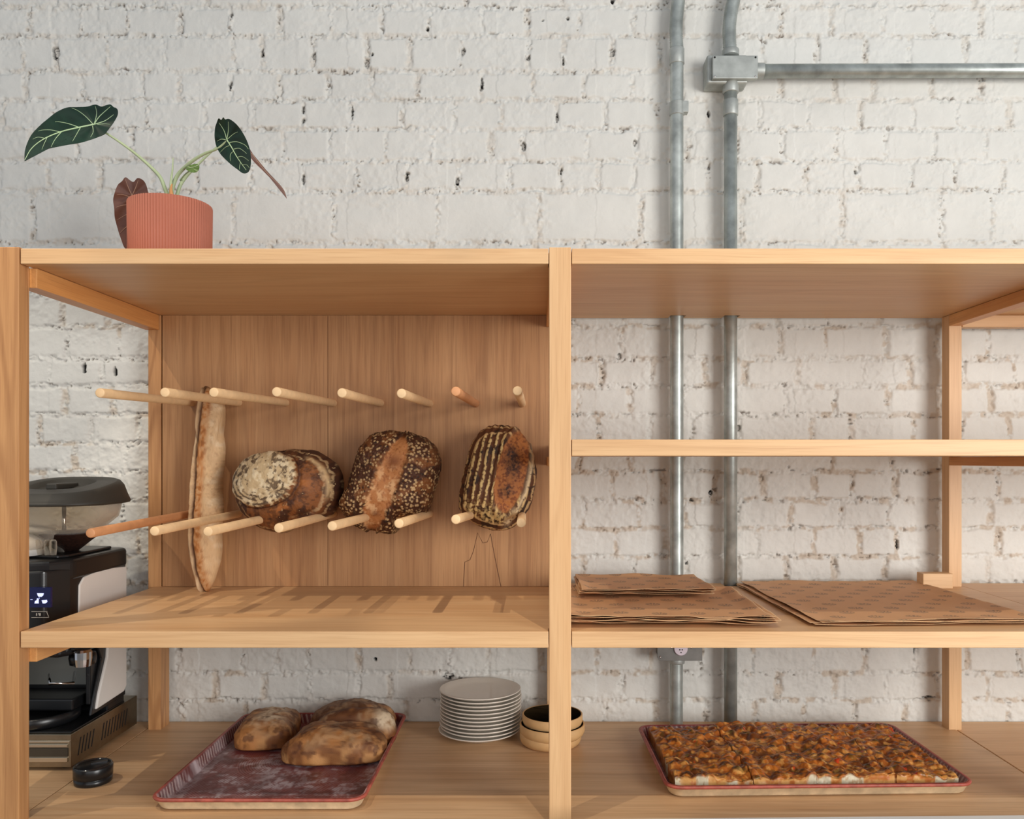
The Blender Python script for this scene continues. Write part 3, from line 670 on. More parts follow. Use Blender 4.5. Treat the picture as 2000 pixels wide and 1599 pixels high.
# ------------------------------------------------------------------ trays
M_tray = vcol('red_tray_enamel', rough=.42, spec=.5, bump=.15, bscale=300)
M_under = plain('stained_aluminium', (232,214,180), .45, .0, var=.22, vscale=40)
def rrect(hx, hy, r, n=8):
    pts = []
    for (sx, sy, a0) in ((1,1,0),(-1,1,90),(-1,-1,180),(1,-1,270)):
        for i in range(n+1):
            a = math.radians(a0+90*i/n); pts.append((sx*(hx-r)+r*math.cos(a), sy*(hy-r)+r*math.sin(a)))
    return pts
def tray(cx, cy, hx, hy, rot, label, flour, z=zc1):
    t = thing('baking_tray', (cx, cy, z), label, 'tray'); t.rotation_euler.z = 0
    ca, sa = math.cos(rot), math.sin(rot)
    # fine inner surface with pattern
    nu, nv = 420, 330
    U, V_ = np.meshgrid(np.linspace(-1, 1, nu), np.linspace(-1, 1, nv), indexing='ij'); U = U.ravel(); V_ = V_.ravel()
    x = U*hx; y = V_*hy
    ex = hx-np.abs(x); ey = hy-np.abs(y); wl = .014; rc = .03
    # distance inwards from the rounded rim
    qx = np.abs(x)-(hx-rc); qy = np.abs(y)-(hy-rc)
    d = -(np.hypot(np.maximum(qx, 0), np.maximum(qy, 0))+np.minimum(np.maximum(qx, qy), 0)-rc)
    # pull corner vertices on to the rounded rim
    out = d < 0; px_ = np.where(out & (qx > 0) & (qy > 0), np.sign(x)*((hx-rc)+qx/np.hypot(qx, qy+1e-9)*rc), x); py_ = np.where(out & (qx > 0) & (qy > 0), np.sign(y)*((hy-rc)+qy/np.hypot(qx+1e-9, qy)*rc), y)
    d = np.maximum(d, 0); z_ = .0245*(1-ss(.002, wl, d))+.0022
    red = lin((118,46,46)); c = np.tile(red, (len(x), 1))
    side = 1-ss(wl-.003, wl, d)
    # printed mesh: fine lines in squares, rings in the middle
    r = np.hypot(x, y*1.0)
    cell = (np.floor((x/hx*3+3))+np.floor((y/hy*4+4))) % 2
    ln = np.where(r < min(hx, hy)*.62, np.sin(r*1250), np.where(cell > 0, np.sin((x+y)*900), np.sin((x-y)*900)))
    pr = ss(.35, .8, ln)*(1-side); c = mixc(c, lin((196,140,132)), pr*.45)
    f_ = flour(x, y)*(1+.4*ln*(1-side)); c = mixc(c, lin((200,186,190)), np.clip((f_*1.35+.10*(y < .02))*(.35+1.1*ss(.3, .7, fbm(x*140, y*90, s=77, o=3))), 0, .9))
    c = mixc(c, lin((84,34,34)), ss(.45, .65, fbm(x*22+5, y*22, s=71, o=4))*.6)
    rimf = 1-ss(.001, .004, d); c = mixc(c, lin((182,78,62)), rimf*.7)
    tick = ss(.2, .6, np.sin((x+y)*520))*ss(.0035, .005, d)*(1-ss(wl*.75, wl*.85, d))*ss(.35, .5, fbm(x*14+3, y*14, s=75, o=2)+.1); c = mixc(c, lin((214,196,190)), tick*.55)
    X = cx+px_*ca-py_*sa; Y = cy+px_*sa+py_*ca
    grid_obj('tray_pan', np.stack([X, Y, z+z_], 1), nu, nv, M_tray, t, col=c)
    # outside shell and rolled rim
    b = MB(); rings = []
    for (ins, hz) in ((0.0, .0262), (-.0035, .0262), (-.0045, .0235), (-.003, .0205), (.0, .0200), (.0075, .0045), (.011, .0015), (.018, .0003)):
        p = rrect(hx-ins, hy-ins, max(rc-ins*.6, .008)); rings.append([(cx+a*ca-bb*sa, cy+a*sa+bb*ca, z+hz) for a, bb in p])
    n = len(rings[0]); b.add([q for rr in rings for q in rr], [(i*n+k, i*n+(k+1) % n, (i+1)*n+(k+1) % n, (i+1)*n+k) for i in range(len(rings)-1) for k in range(n)]+[tuple((len(rings)-1)*n+k for k in range(n))])
    b.m = [1 if i < 4*n else 0 for i in range(len(b.f))]
    fix_normals(obj('underside', b, [M_under, plain('worn_red_rim', (164,80,66), .5, var=.3, vscale=60)], t, smooth=True))
    return t
def fl_left(x, y):
    n = fbm(x*9+2, y*9, s=81, o=4); m = fbm(x*30, y*60, s=82, o=3)
    f = np.exp(-((x+.178)/.011)**2)*ss(.12, -.02, y)*1.3
    f += ss(.48, .66, n)*.5*ss(.18, -.02, y)+ss(.5, .65, m)*.3*ss(.15, 0, y)
    f += np.exp(-((y+.235)/.03)**2)*ss(.45, .6, n)*.5
    return np.clip(f, 0, .9)*(1-ss(.05, .2, y)*.9)
tray(-.5225, .315, .1990, .2620, 0, 'red baking tray dusted with flour under the flat loaves', fl_left)
tray(.556, .305, .3030, .1850, math.radians(1.6), 'red baking tray filled with browned focaccia on the right', lambda x, y: np.zeros_like(x)+.05)

# ------------------------------------------------------------------ flat loaves on the left tray
def flatloaf(cx, cy, hx, hy, h, rot, seed, fl, dk, label, z=zc1+.0024, taper=0):
    nu, nv = 200, 120; th = np.linspace(-math.pi, math.pi, nu, endpoint=False); ph = np.linspace(0, math.pi, nv)
    T, Q = np.meshgrid(th, ph, indexing='ij'); T = T.ravel(); Q = Q.ravel()
    sq = lambda v, p: np.sign(v)*np.abs(v)**p
    s = np.sin(Q)**.72; u = s*sq(np.cos(T), .55); v = s*sq(np.sin(T), .55); w_ = np.cos(Q)
    x = u*hx*(1+taper*v); y = v*hy; zz_ = np.where(w_ > 0, h*.76*np.abs(w_)**.66, -h*.24*np.abs(w_)**.4)
    n = fbm(x*28+seed, y*28, zz_*28+9, s=seed, o=4)-.5; big = fbm(x*9+seed*3, y*9, s=seed+5, o=2)-.5
    k = 1+n*.16+big*.18
    x2 = x*k; y2 = y*k; z2 = zz_+np.where(w_ > 0, n*.016+big*.020, 0)*np.abs(w_); z2 = np.maximum(z2, -h*.24)
    ca, sa = math.cos(rot), math.sin(rot); X = cx+x2*ca-y2*sa; Y = cy+x2*sa+y2*ca; Zw = z+h*.24+z2
    m = fbm(x*60+seed, y*60, zz_*60+3, s=seed+9, o=4); m2 = fbm(x*26, y*26+seed, zz_*26+5, s=seed+11, o=3)
    top = ss(.2, .9, z2/(h*.7))
    c = np.tile(lin((172,116,66)), (len(x), 1)); c = mixc(c, lin((126,78,42)), ss(.42, .60, m2)); c = mixc(c, lin((202,150,96)), ss(.55, .7, fbm(x*35+7, y*35, zz_*30+2, s=seed+13, o=3))*.7)
    c = mixc(c, lin((104,66,42)), top*dk*ss(.25, .55, m2)); c = mixc(c, lin((196,166,128)), top*.35*ss(.5, .7, fbm(x*45, y*45+3, s=seed+21, o=4))); c = mixc(c, lin((220,200,170)), np.clip(fl(x/hx, y/hy)*ss(.3, .6, m+.08)*top, 0, .9)); c = mixc(c, lin((82,46,28)), ss(.54, .68, m)*.7)
    return tag(grid_obj('flat_loaf', np.stack([X, Y, Zw], 1), nu, nv, M_crust, col=c, wrap=True, loc=(cx, cy, z)), label, 'bread')
flatloaf(-.628, .450, .068, .088, .060, .10, 3, lambda u, v: .95*np.exp(-((u-.15)/.45)**2)*ss(-.9, -.4, v), .35, 'pale floury flat loaf lying alone at left on the red tray')
flatloaf(-.4375, .335, .113, .066, .066, .02, 7, lambda u, v: .15*ss(0, .5, v), .75, 'golden flat loaf nearest the front on the red tray', taper=-.10)
flatloaf(-.4240, .425, .096, .034, .074, -.02, 12, lambda u, v: 1.2*ss(.45, .8, u), .8, 'flat loaf with a floury right end squeezed behind the front loaf')
flatloaf(-.4350, .515, .100, .050, .068, .0, 17, lambda u, v: .15+0*u, .85, 'browned flat loaf at the back of the red tray by the wall', taper=-.08)

# ------------------------------------------------------------------ focaccia slices
fx0, fx1, fy0, fy1 = -.283, .285, -.160, .168
def foc_h(x, y):
    d, i1 = worley(x*42, y*42, x*0+.5, 91)
    return .0265+.0075*ss(.75, .05, d)+(fbm(x*34+3, y*34, s=92, o=3)-.5)*.012+(fbm(x*150, y*150, s=99, o=2)-.5)*.0028+(fbm(x*12, y*12, s=93, o=2)-.5)*.012
def foc_c(x, y, n_=0):
    d, i1 = worley(x*42, y*42, x*0+.5, 91); m = fbm(x*70, y*90, s=94, o=5); n = fbm(x*40, y*40, s=95, o=3); k = fbm(x*58+4, y*58, s=96, o=3)
    c = np.tile(lin((186,108,40)), (len(x), 1)); c = mixc(c, lin((216,150,74)), ss(.52, .68, n)*.7); c = mixc(c, lin((146,78,34)), ss(.42, .66, m)*.7)
    c = mixc(c, lin((84,40,20)), ss(.52, .64, k)*.8); c = mixc(c, lin((224,168,92)), ss(.58, .68, fbm(x*110+8, y*110, s=89, o=3))*.6); c = mixc(c, lin((50,30,18)), (1-ss(.10, .42, d+(m-.5)*.5))*ss(.15, .45, i1)*.85)
    c = mixc(c, lin((84,76,30)), ss(.68, .76, fbm(x*95, y*95+9, s=97, o=2))*.5); c = mixc(c, lin((196,66,28)), ss(.84, .88, fbm(x*60+30, y*60, s=98, o=2)))
    return c
M_foc = vcol('focaccia_crust', rough=.4, spec=.5, bump=.4, bscale=220, dist=.0015)
rot = math.radians(1.6); ca, sa = math.cos(rot), math.sin(rot)
xc = [fx0, -.128, .0, .156, fx1]; yc = [fy0, -.050, .058, fy1]
rown = ['front', 'middle', 'back']; coln = ['leftmost', 'second from the left', 'third from the left', 'rightmost']
for j in range(3):
    for i in range(4):
        gp = .0008 if i in (1, 3) and j != 1 else .0003; a0, a1, b0, b1 = xc[i]+.0003, xc[i+1]-.0003, yc[j]+.0003, yc[j+1]-.0003
        if i == 1: a0 += .0012
        if i == 3: a0 += .0015
        nu, nv = 110, 90; 
        uu = np.concatenate([[0]*7, np.linspace(0, 1, nu), [1]*7]); vv = np.concatenate([[0]*7, np.linspace(0, 1, nv), [1]*7])
        lu = np.concatenate([np.linspace(0, 1, 8)[:-1], np.ones(nu), np.linspace(1, 0, 8)[1:]]); lv = np.concatenate([np.linspace(0, 1, 8)[:-1], np.ones(nv), np.linspace(1, 0, 8)[1:]])
        U, V_ = np.meshgrid(uu, vv, indexing='ij'); LU, LV = np.meshgrid(lu, lv, indexing='ij')
        U = U.ravel(); V_ = V_.ravel(); lv_ = np.minimum(LU, LV).ravel()
        x = a0+U*(a1-a0); y = b0+V_*(b1-b0)
        lift = .002*((i*7+j*3) % 3 == 1)
        H = foc_h(x, y)+lift; e = np.minimum(np.minimum(x-a0, a1-x), np.minimum(y-b0, b1-y)); H -= .0012*(1-ss(0, .003, e))
        edge = (1-ss(0, .004, e))
        z_ = .0006+(H-.0006)*lv_
        # ragged sides
        rg = (fbm(x*70, y*70, z_*90, s=101, o=3)-.5)*(.007 if j == 0 else .001)*edge
        xx = x+np.where(U < .01, rg, np.where(U > .99, rg, 0)); yy = y+np.where(V_ < .01, rg+(.002 if j == 0 else 0), np.where(V_ > .99, rg, 0))
        c = foc_c(x, y)
        crumbm = (lv_ < .93) & (lv_ >= 0)
        cr_ = crumbm*ss(.50, .55, fbm(x*26+2+j*3, y*16+1, s=111, o=2)+.25*(x > .235)-.14*(x < -.11)); 
        sidec = np.tile(lin((214,158,92)), (len(x), 1)); sidec = mixc(sidec, lin((190,110,50)), ss(.45, .65, fbm(x*80, z_*120, y*80, s=112, o=3)))
        crc = np.tile(lin((214,200,170)), (len(x), 1)); crc = mixc(crc, lin((176,140,96)), ss(.56, .66, fbm(x*150, z_*170, y*150, s=113, o=2))*.8)
        sidec = sidec*(1-cr_[:, None])+crc*cr_[:, None]
        cm = crumbm.astype(float); c = c*(1-cm[:, None])+sidec*cm[:, None]
        X = .556+xx*ca-yy*sa; Y = .305+xx*sa+yy*ca
        o = grid_obj('focaccia_slice', np.stack([X, Y, zc1+.0024+z_], 1), len(uu), len(vv), M_foc, col=c, loc=(.556+(a0+a1)/2, .305+(b0+b1)/2, zc1+.0024))
        tag(o, f'browned focaccia slice in the {rown[j]} row of the tray, {coln[i]}', 'focaccia', 'focaccia slices on the right tray')

# ------------------------------------------------------------------ plates and bowls
M_china = plain('white_china', (222,214,202), .18, spec=.6, var=.01)
pxc, pyc = -.1305, .492
prof = [(0, .0060), (.050, .0060), (.056, .0050), (.058, 0), (.060, 0), (.064, .0055), (.082, .0085), (.0955, .0150), (.0975, .0165), (.0975, .0178), (.0955, .0180), (.082, .0125), (.062, .0098), (0, .0092)]
b = MB(); b.lathe(prof, (pxc, pyc, zc1+.0004), 96)
p0 = fix_normals(obj('plate', b, M_china, smooth=True, loc=(pxc, pyc, zc1+.0004)))
GP = 'white plates in the stack'
rnd = random.Random(2)
ordn = ['bottom', 'second from the bottom', 'third from the bottom', 'fourth from the bottom', 'fifth from the bottom', 'sixth from the bottom', 'sixth from the top', 'fifth from the top', 'fourth from the top', 'third from the top', 'second from the top', 'topmost']
for i in range(12):
    o = p0 if i == 0 else p0.copy()
    if i: C.objects.link(o)
    o.location = (pxc+(-.003 if i == 0 else rnd.uniform(-.0012, .0012)), pyc+(-.001 if i == 0 else rnd.uniform(-.001, .001)), zc1+.0004+i*.00862)
    tag(o, f'white plate in the tall stack on the bottom shelf, {ordn[i]}', 'plate', GP)
M_stone = plain('tan_stoneware', (206,164,112), .6, var=.05, vscale=60, bump=.15)
M_glaze = plain('black_glaze', (12,18,24), .12, spec=.8)
for i, (dx, dy, zz0, R, lab) in enumerate([(.036, .432, 0, .0715, 'bottom'), (.0400, .428, .0205, .0755, 'middle'), (.0405, .430, .0420, .0700, 'top')]):
    bw = thing('bowl', (dx, dy, zc1+zz0+.0003), f'shallow tan bowl with black glazed inside, {lab} of the three stacked behind the centre post', 'bowl', 'tan bowls behind the centre post')
    z0 = zc1+zz0+.0003; h = .029
    b = MB(); b.lathe([(0, z0+.0008), (R-.018, z0), (R-.010, z0), (R-.003, z0+.006), (R, z0+.014), (R, z0+h-.001), (R-.0012, z0+h), (R-.0035, z0+h-.0006)], (dx, dy, 0), 80); fix_normals(obj('shell', b, M_stone, bw, smooth=True))
    b = MB(); b.lathe([(R-.0035, z0+h-.0006), (R-.005, z0+h-.004), (R-.0055, z0+.020), (R-.012, z0+.0195 if i < 2 else z0+.009), (0, z0+.0190 if i < 2 else z0+.0065)], (dx, dy, 0), 80); fix_normals(obj('glaze', b, M_glaze, bw, smooth=True))

# ------------------------------------------------------------------ small black round container
qx, qy = (182-1045)/F*1.70, .200
can = thing('tamper', (qx, qy, zc1), 'small round glossy black coffee tamper on the bottom shelf by the machine', 'tamper')
b = MB(); z0 = zc1+.0003; b.lathe([(0, z0), (.033, z0), (.0355, z0+.002), (.0360, z0+.010), (.0335, z0+.0115), (.0335, z0+.013), (.0368, z0+.014), (.0372, z0+.034), (.036, z0+.0355)], (qx, qy, 0), 64); fix_normals(obj('body', b, M_black, can, smooth=True))
b = MB(); b.lathe([(.036, z0+.0355), (.0345, z0+.0375), (.031, z0+.0365), (.030, z0+.031), (0, z0+.029)], (qx, qy, 0), 64); b.f = [f for f in b.f if len(f) < 10]; b.m = b.m[:len(b.f)]; fix_normals(obj('rim', b, plain('glossy_black_ring', (30,30,32), .1, spec=.9), can, smooth=True))
b = MB(); b.prism([(qx-.004, qy-.003), (qx+.024, qy+.012), (qx+.020, qy+.021), (qx-.010, qy+.008)], 'z', z0+.029, z0+.0392); obj('tab', b, M_black, can, bevel=.001)

# ------------------------------------------------------------------ coffee grinder machine
g = thing('coffee_machine', (-1.09, .42, zc1), 'black and white coffee machine with clear bean hoppers beyond the left end', 'coffee machine')
zb = zc1+.007
b = MB(); b.box(-1.205, -.986, .262, .555, zb, zb+.070); base = obj('base', b, M_steel, g, bevel=.0012)
for (fx, fy) in ((-1.18, .29), (-1.01, .29), (-1.18, .53), (-1.01, .53)):
    b = MB(); b.lathe([(.011, zc1+.0002), (.011, zb)], (fx, fy, 0), 16); obj('foot', b, M_black, g)
for y0, n in ((.288, 5), (.385, 9)):
    for k in range(n):
        yy = y0+k*.0135; b = MB()
        b.prism([(yy, zb+.016), (yy+.0035, zb+.016), (yy+.0145, zb+.052), (yy+.011, zb+.052)], 'x', -.9865, -.9855)
        obj('vent_slot', b, M_dark, base)
b = MB()
b.box(-1.203, -.988, .2600, .263, zb+.053, zb+.057); b.box(-1.203, -.992, .2585, .263, zb+.044, zb+.050); b.box(-1.203, -.992, .2585, .263, zb+.012, zb+.022)
obj('front_trim', b, plain('light_steel', (206,200,186), .3, 1), base, bevel=.0008)
b = MB(); b.box(-1.203, -.992, .2590, .263, zb+.024, zb+.041); obj('front_slot', b, plain('shaded_slot', (70,64,54), .5, .5), base)
b = MB(); b.box(-1.200, -.990, .270, .50, zb+.070, zb+.073); obj('mat', b, M_black, g, bevel=.001)
zh0, zh1 = EYE-.425, EYE-.212
# head
b = MB(); b.prism([(-1.20, .225), (-1.045, .205), (-1.015, .215), (-.988, .262), (-.988, .505), (-1.20, .505)], 'z', zh0+.06, zh1-.018); obj('head', b, M_black, g, bevel=.006, seg=3)
b = MB(); b.prism([(-1.20, .235), (-1.045, .215), (-1.012, .228), (-.983, .270), (-.983, .500), (-1.0, .512), (-1.20, .512)], 'z', zh1-.045, zh1); obj('head_cap', b, M_black, g, bevel=.009, seg=3)
b = MB(); b.prism([(-1.19, .30), (-1.02, .27), (-1.005, .29), (-1.005, .47), (-1.19, .49)], 'z', zh1, zh1+.007); obj('top_deck', b, M_black, g, bevel=.003)
# body behind and white side panel
b = MB(); b.box(-1.20, -.992, .425, .503, zb+.070, zh0+.07); b.box(-1.20, -1.19, .28, .503, zb+.070, zh0+.07); obj('rear_body', b, M_black, g, bevel=.003)
def Yz(lst): return [(a-1.5, EYE+c) for a, c in lst]
b = MB(); b.prism(Yz([(1.795,-.272),(1.812,-.257),(1.86,-.2515),(1.93,-.252),(2.002,-.258),(2.002,-.545),(1.99,-.556),(1.865,-.562),(1.875,-.53),(1.912,-.455),(1.915,-.43),(1.90,-.405),(1.80,-.385),(1.792,-.36)]), 'x', -.996, -.985)
obj('side_panel', b, M_white, g, bevel=.003)
b = MB(); b.prism(Yz([(1.78,-.262),(2.006,-.245),(2.006,-.568),(1.85,-.572),(1.895,-.455),(1.88,-.425),(1.78,-.41)]), 'x', -.997, -.9905); obj('side_frame', b, M_black, g, bevel=.002)
# front display with icons
dq = lambda x, y: P(x, y, 1.704)
b = MB(); a = dq(58, 1147); c_ = dq(99, 1186); b.box(a[0], c_[0], .2035, .2100, c_[2], a[2]); 
scr = obj('screen', b, plain('screen_blue', (10,12,40), .2), g); scr.data.materials[0].node_tree.nodes['Principled BSDF'].inputs['Emission Color'].default_value = (.02, .03, .35, 1); scr.data.materials[0].node_tree.nodes['Principled BSDF'].inputs['Emission Strength'].default_value = .06
M_icon = plain('lit_icon', (200,205,255), .4); M_icon.node_tree.nodes['Principled BSDF'].inputs['Emission Color'].default_value = (.40, .45, .9, 1); M_icon.node_tree.nodes['Principled BSDF'].inputs['Emission Strength'].default_value = 1.0
b = MB()
def ic(pts): 
    p = [dq(x, y) for x, y in pts]; b.add([(q[0], .2028, q[2]) for q in p]+[(q[0], .2036, q[2]) for q in p], [tuple(range(len(p))), tuple(range(2*len(p)-1, len(p)-1, -1))]+[(i, (i+1) % len(p), len(p)+(i+1) % len(p), len(p)+i) for i in range(len(p))])
ic([(73,1158),(86,1158),(85,1162),(82,1165),(76,1165),(74,1162)]); ic([(68,1178),(69,1173),(72,1172),(73,1168),(76,1169),(76,1178)]); ic([(82,1172),(92,1171),(93,1175),(89,1178),(84,1178)]); ic([(76,1167),(78,1167),(77,1169)]); ic([(60,1170),(64,1170),(64,1171),(60,1171)])
obj('icons', b, M_icon, scr)
b = MB()
for q in ([(62,1193.5),(93,1193.5),(93,1194.3),(62,1194.3)], [(92,1194),(96,1204),(95,1204),(91,1194)], [(62,1205),(96,1205),(96,1205.7),(62,1205.7)], [(71,1197),(73,1197),(73,1202),(71,1202)], [(75,1197),(80,1197),(80,1202),(77,1202)]): ic(q)
obj('button_label', b, plain('printed_grey', (176,170,160), .5), g)
# hoppers
M_clear, nt, bs = mat('clear_smoky_plastic'); bs.inputs['Base Color'].default_value = L4((235,228,215)); bs.inputs['Roughness'].default_value = .08
_t = nt.nodes.new('ShaderNodeBsdfTransparent'); _t.inputs[0].default_value = (.86, .82, .76, 1); _m = nt.nodes.new('ShaderNodeMixShader'); _f = nt.nodes.new('ShaderNodeLayerWeight'); _f.inputs[0].default_value = .25
nt.links.new(_f.outputs['Facing'], _m.inputs[0]); nt.links.new(_t.outputs[0], _m.inputs[1]); nt.links.new(bs.outputs[0], _m.inputs[2]); nt.links.new(_m.outputs[0], nt.nodes['Material Output'].inputs[0])
hx_, hy_ = -1.062, .365
hz = EYE-.100
b = MB()
N = 60; rings = []
for (k, zz1, fy) in ((.16, EYE-.205, .30), (.22, EYE-.190, .33), (.60, EYE-.165, .55), (.93, EYE-.130, .9), (.985, hz+.004, 1), (.96, hz+.004, .98), (.90, EYE-.128, .88), (.57, EYE-.160, .52), (.19, EYE-.186, .30)):
    rings.append([(hx_+.116*k*math.copysign(abs(math.cos(t))**.8, math.cos(t)), hy_+.118*fy*math.copysign(abs(math.sin(t))**.8, math.sin(t)), zz1) for t in np.linspace(0, 2*math.pi, N, endpoint=False)])
b.add([q for r_ in rings for q in r_], [(i*N+k, i*N+(k+1) % N, (i+1)*N+(k+1) % N, (i+1)*N+k) for i in range(len(rings)-1) for k in range(N)])
fix_normals(obj('hopper', b, M_clear, g, smooth=True))
b = MB(); rings = []
for (k, zz1) in ((.97, hz), (1.04, hz+.002), (1.05, hz+.006), (1.0, hz+.017), (.95, hz+.031), (.89, hz+.040), (.84, hz+.043)):
    rings.append([(hx_+.122*k*math.copysign(abs(math.cos(t))**.72, math.cos(t)), hy_+.122*k*math.copysign(abs(math.sin(t))**.72, math.sin(t)), zz1) for t in np.linspace(0, 2*math.pi, N, endpoint=False)])
b.add([q for r_ in rings for q in r_], [(i*N+k, i*N+(k+1) % N, (i+1)*N+(k+1) % N, (i+1)*N+k) for i in range(len(rings)-1) for k in range(N)]+[tuple(range(N))])
rings2 = [[(hx_+.122*k*math.copysign(abs(math.cos(t))**.72, math.cos(t))*1.0, hy_+.122*k*math.copysign(abs(math.sin(t))**.72, math.sin(t)), zz1) for t in np.linspace(0, 2*math.pi, N, endpoint=False)] for (k, zz1) in ((.84, hz+.043), (.52, hz+.045), (.49, hz+.034), (.01, hz+.032))]
b.add([q for r_ in rings2 for q in r_], [(i*N+k, i*N+(k+1) % N, (i+1)*N+(k+1) % N, (i+1)*N+k) for i in range(len(rings2)-1) for k in range(N)])
b.v = [(x_, y_, z_+.16*(y_-hy_)*max(0, min(1, (z_-hz-.004)/.03))) for x_, y_, z_ in b.v]
lid = fix_normals(obj('hopper_lid', b, M_blackm, g, smooth=True))
b = MB(); b.box(hx_-.012, hx_+.012, hy_-.045, hy_+.045, hz+.033, hz+.047); obj('lid_handle', b, M_blackm, lid, bevel=.003)
b = MB(); b.tube([(hx_+.003, hy_, EYE-.195), (hx_+.003, hy_, hz+.01)], .0045, 16); obj('rod', b, M_chrome, g, smooth=True)
b = MB()
for dx in (-.045, -.030, -.016, .004, .016): b.lathe([(.006, EYE-.205), (.0075, EYE-.19), (.007, EYE-.176), (.004, EYE-.172)], (hx_+dx+.012, hy_-.085, 0), 16)
obj('bean_gate', b, M_clear, g, smooth=True)
b = MB(); b.lathe([(.020, EYE-.206), (.045, EYE-.185), (.070, EYE-.165), (.072, EYE-.163), (0, EYE-.160)], (hx_+.012, hy_, 0), 40); obj('beans', b, plain('coffee_beans', (44,26,20), .5, var=.5, vscale=150, bump=1), g, smooth=True)
# second, smaller hopper further left in front, only its flank in sight
b = MB(); b.lathe([(.040, EYE-.206), (.072, EYE-.185), (.088, EYE-.160), (.082, EYE-.150), (.05, EYE-.142), (0, EYE-.139)], (-1.125, .285, 0), 48); fix_normals(obj('second_hopper', b, M_clear, g, smooth=True))
b = MB(); b.lathe([(.0, EYE-.206), (.062, EYE-.205), (.058, EYE-.175), (.035, EYE-.160), (0, EYE-.156)], (-1.125, .285, 0), 48); fix_normals(obj('powder_cover', b, M_white, g, smooth=True))
# brewing bay: grey splash plate, spout, cup stand
b = MB(); b.box(-1.19, -1.012, .418, .424, EYE-.52, EYE-.405); obj('splash_plate', b, plain('grey_steel', (128,128,122), .35, .6), g)
b = MB(); b.prism([(-1.19, .30), (-1.02, .27), (-1.0, .30), (-1.0, .42), (-1.19, .42)], 'z', zh0+.0, zh0+.062); obj('spout_housing', b, M_black, g, bevel=.008, seg=3)
cx2, cy2 = (166-1045)/F*1.83, .33
b = MB(); b.lathe([(0, EYE-.452), (.026, EYE-.450), (.028, EYE-.436), (.026, EYE-.426), (.018, EYE-.424)], (cx2-.005, cy2, 0), 40); fix_normals(obj('grinder_collar', b, M_black, g, smooth=True))
b = MB(); b.lathe([(.016, EYE-.448), (.018, EYE-.432), (.018, EYE-.417), (.015, EYE-.412), (0, EYE-.411)], (cx2+.012, cy2-.03, 0), 18); obj('knob', b, M_chrome, g)
b = MB(); b.tube([(cx2-.05, cy2+.05, EYE-.482), (cx2-.02, cy2-.01, EYE-.490), (cx2-.06, cy2-.03, EYE-.487), (cx2-.09, cy2+.02, EYE-.480)], .0035, 10); obj('filter_fork', b, M_chrome, g, smooth=True)
b = MB(); b.prism([(-1.008, .36), (-.9975, .36), (-.9975, .42), (-1.008, .42)], 'z', EYE-.55, EYE-.43); obj('inner_arm', b, M_black, g, bevel=.002)
b = MB(); b.lathe([(0, zb+.073), (.078, zb+.073), (.084, zb+.080), (.084, zb+.096), (.080, zb+.099), (.074, zb+.094), (0, zb+.092)], (-1.105, .345, 0), 56); fix_normals(obj('drip_tray', b, M_black, g, smooth=True))
b = MB(); b.box(-1.19, -1.02, .33, .415, zb+.099, zb+.125); obj('cup_stand', b, M_black, g, bevel=.004)

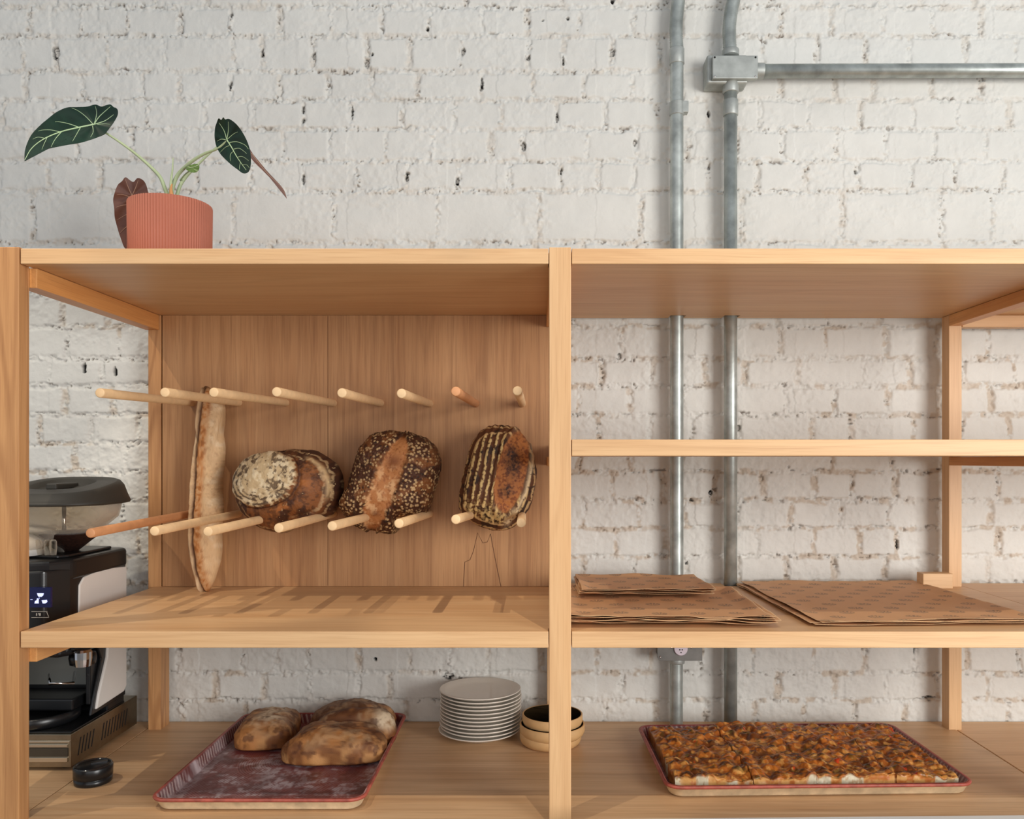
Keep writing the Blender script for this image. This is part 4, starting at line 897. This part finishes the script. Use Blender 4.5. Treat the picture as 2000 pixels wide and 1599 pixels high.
# ------------------------------------------------------------------ printed kraft sheets
def paper_mat():
    m, nt, b = mat('printed_kraft_paper'); n = nt.nodes; l = nt.links
    a = n.new('ShaderNodeAttribute'); a.attribute_name = 'Col'; l.new(a.outputs['Color'], b.inputs['Base Color']); b.inputs['Roughness'].default_value = .6
    b.inputs['Specular IOR Level'].default_value = .3
    return m
M_paper = paper_mat()
def sheet(cx, cy, w_, d_, rot, z, seed, label, group, curl=.004, pitch=.074):
    nu, nv = int(w_/.0017), int(d_/.0017)
    u, v = np.meshgrid(np.linspace(-.5, .5, nu), np.linspace(-.5, .5, nv), indexing='ij'); u = u.ravel(); v = v.ravel(); x = u*w_; y = v*d_
    ef = np.maximum(ss(.40, .5, np.abs(u)), ss(.40, .5, np.abs(v)))
    h = (fbm(x*7+seed, y*7, s=seed, o=2))*curl*.5+ef*curl*fbm(x*13+seed, y*13, s=seed+3, o=2)*1.4
    fold = .0010*np.abs(np.sin((x*.8+y*.5+seed)*22))*fbm(x*5, y*5, s=seed+8, o=2)
    h = h+fold
    # motif: small fan of leaf blades, staggered rows
    r = np.floor(y/(pitch*.62)); xx = x+(r % 2)*pitch*.5+.01; a = (xx/pitch-np.floor(xx/pitch)-.5)*pitch; b_ = (y/(pitch*.62)-r-.5)*pitch*.62
    q = np.hypot(a/.0145, b_/.0125); an = np.arctan2(b_+.010, a)
    mot = (1-ss(.88, 1.0, q))*ss(-.25, .25, np.sin(an*15))*.85+(1-ss(.05, .11, np.abs(q-.95)))*.55
    c = np.tile(lin((212,164,120)), (len(x), 1)); c = c*(1+.10*(fbm(x*40, y*6, s=seed+5, o=3)-.5))[:, None]
    c = mixc(c, lin((96,88,80)), np.clip(mot*1.1, 0, 1)*.8*(.6+.6*fbm(x*300, y*300, s=9, o=1)))
    c = mixc(c, lin((224,190,146)), (ef > .985).astype(float)*.6)
    ca, sa = math.cos(rot), math.sin(rot); X = cx+x*ca-y*sa; Y = cy+x*sa+y*ca
    o = grid_obj('paper_sheet', np.stack([X, Y, z+h], 1), nu, nv, M_paper, col=c, loc=(cx, cy, z))
    md = o.modifiers.new('thickness', 'SOLIDIFY'); md.thickness = .0004; md.offset = -1
    return tag(o, label, 'paper', group)
rnd = random.Random(8)
def pile(n, cx, cy, w_, d_, rot, z, lt, lr, group, dz=.0022, jit=.006, curl=.004):
    for i in range(n):
        top = i == n-1
        sheet(cx+(0 if top else rnd.uniform(-jit, jit)*1.5), cy+(0 if top else rnd.uniform(-jit*1.2, jit*.2)), w_, d_, rot+(0 if top else rnd.uniform(-.016, .016)), z+.0006+i*dz, 10+i*7+int(cx*100), lt if top else lr, group, curl)
pile(5, .250, .215, .390, .360, 0, zm1, 'topmost printed kraft sheet of the front left pile beside the centre post', 'printed kraft sheet beneath the top one in the front left pile', 'kraft sheets in the front left pile', dz=.0030, curl=.009)
pile(4, .240, .372, .285, .235, .01, zm1+.021, 'topmost sheet of the small pile lying across the back of the left pile', 'printed kraft sheet beneath the top one in the small back pile', 'kraft sheets in the small back pile', dz=.0030, curl=.007)
pile(4, .732, .305, .430, .500, .035, zm1, 'topmost printed kraft sheet of the wide right pile', 'printed kraft sheet beneath the top one in the wide right pile', 'kraft sheets in the wide right pile', dz=.0022, jit=.010)
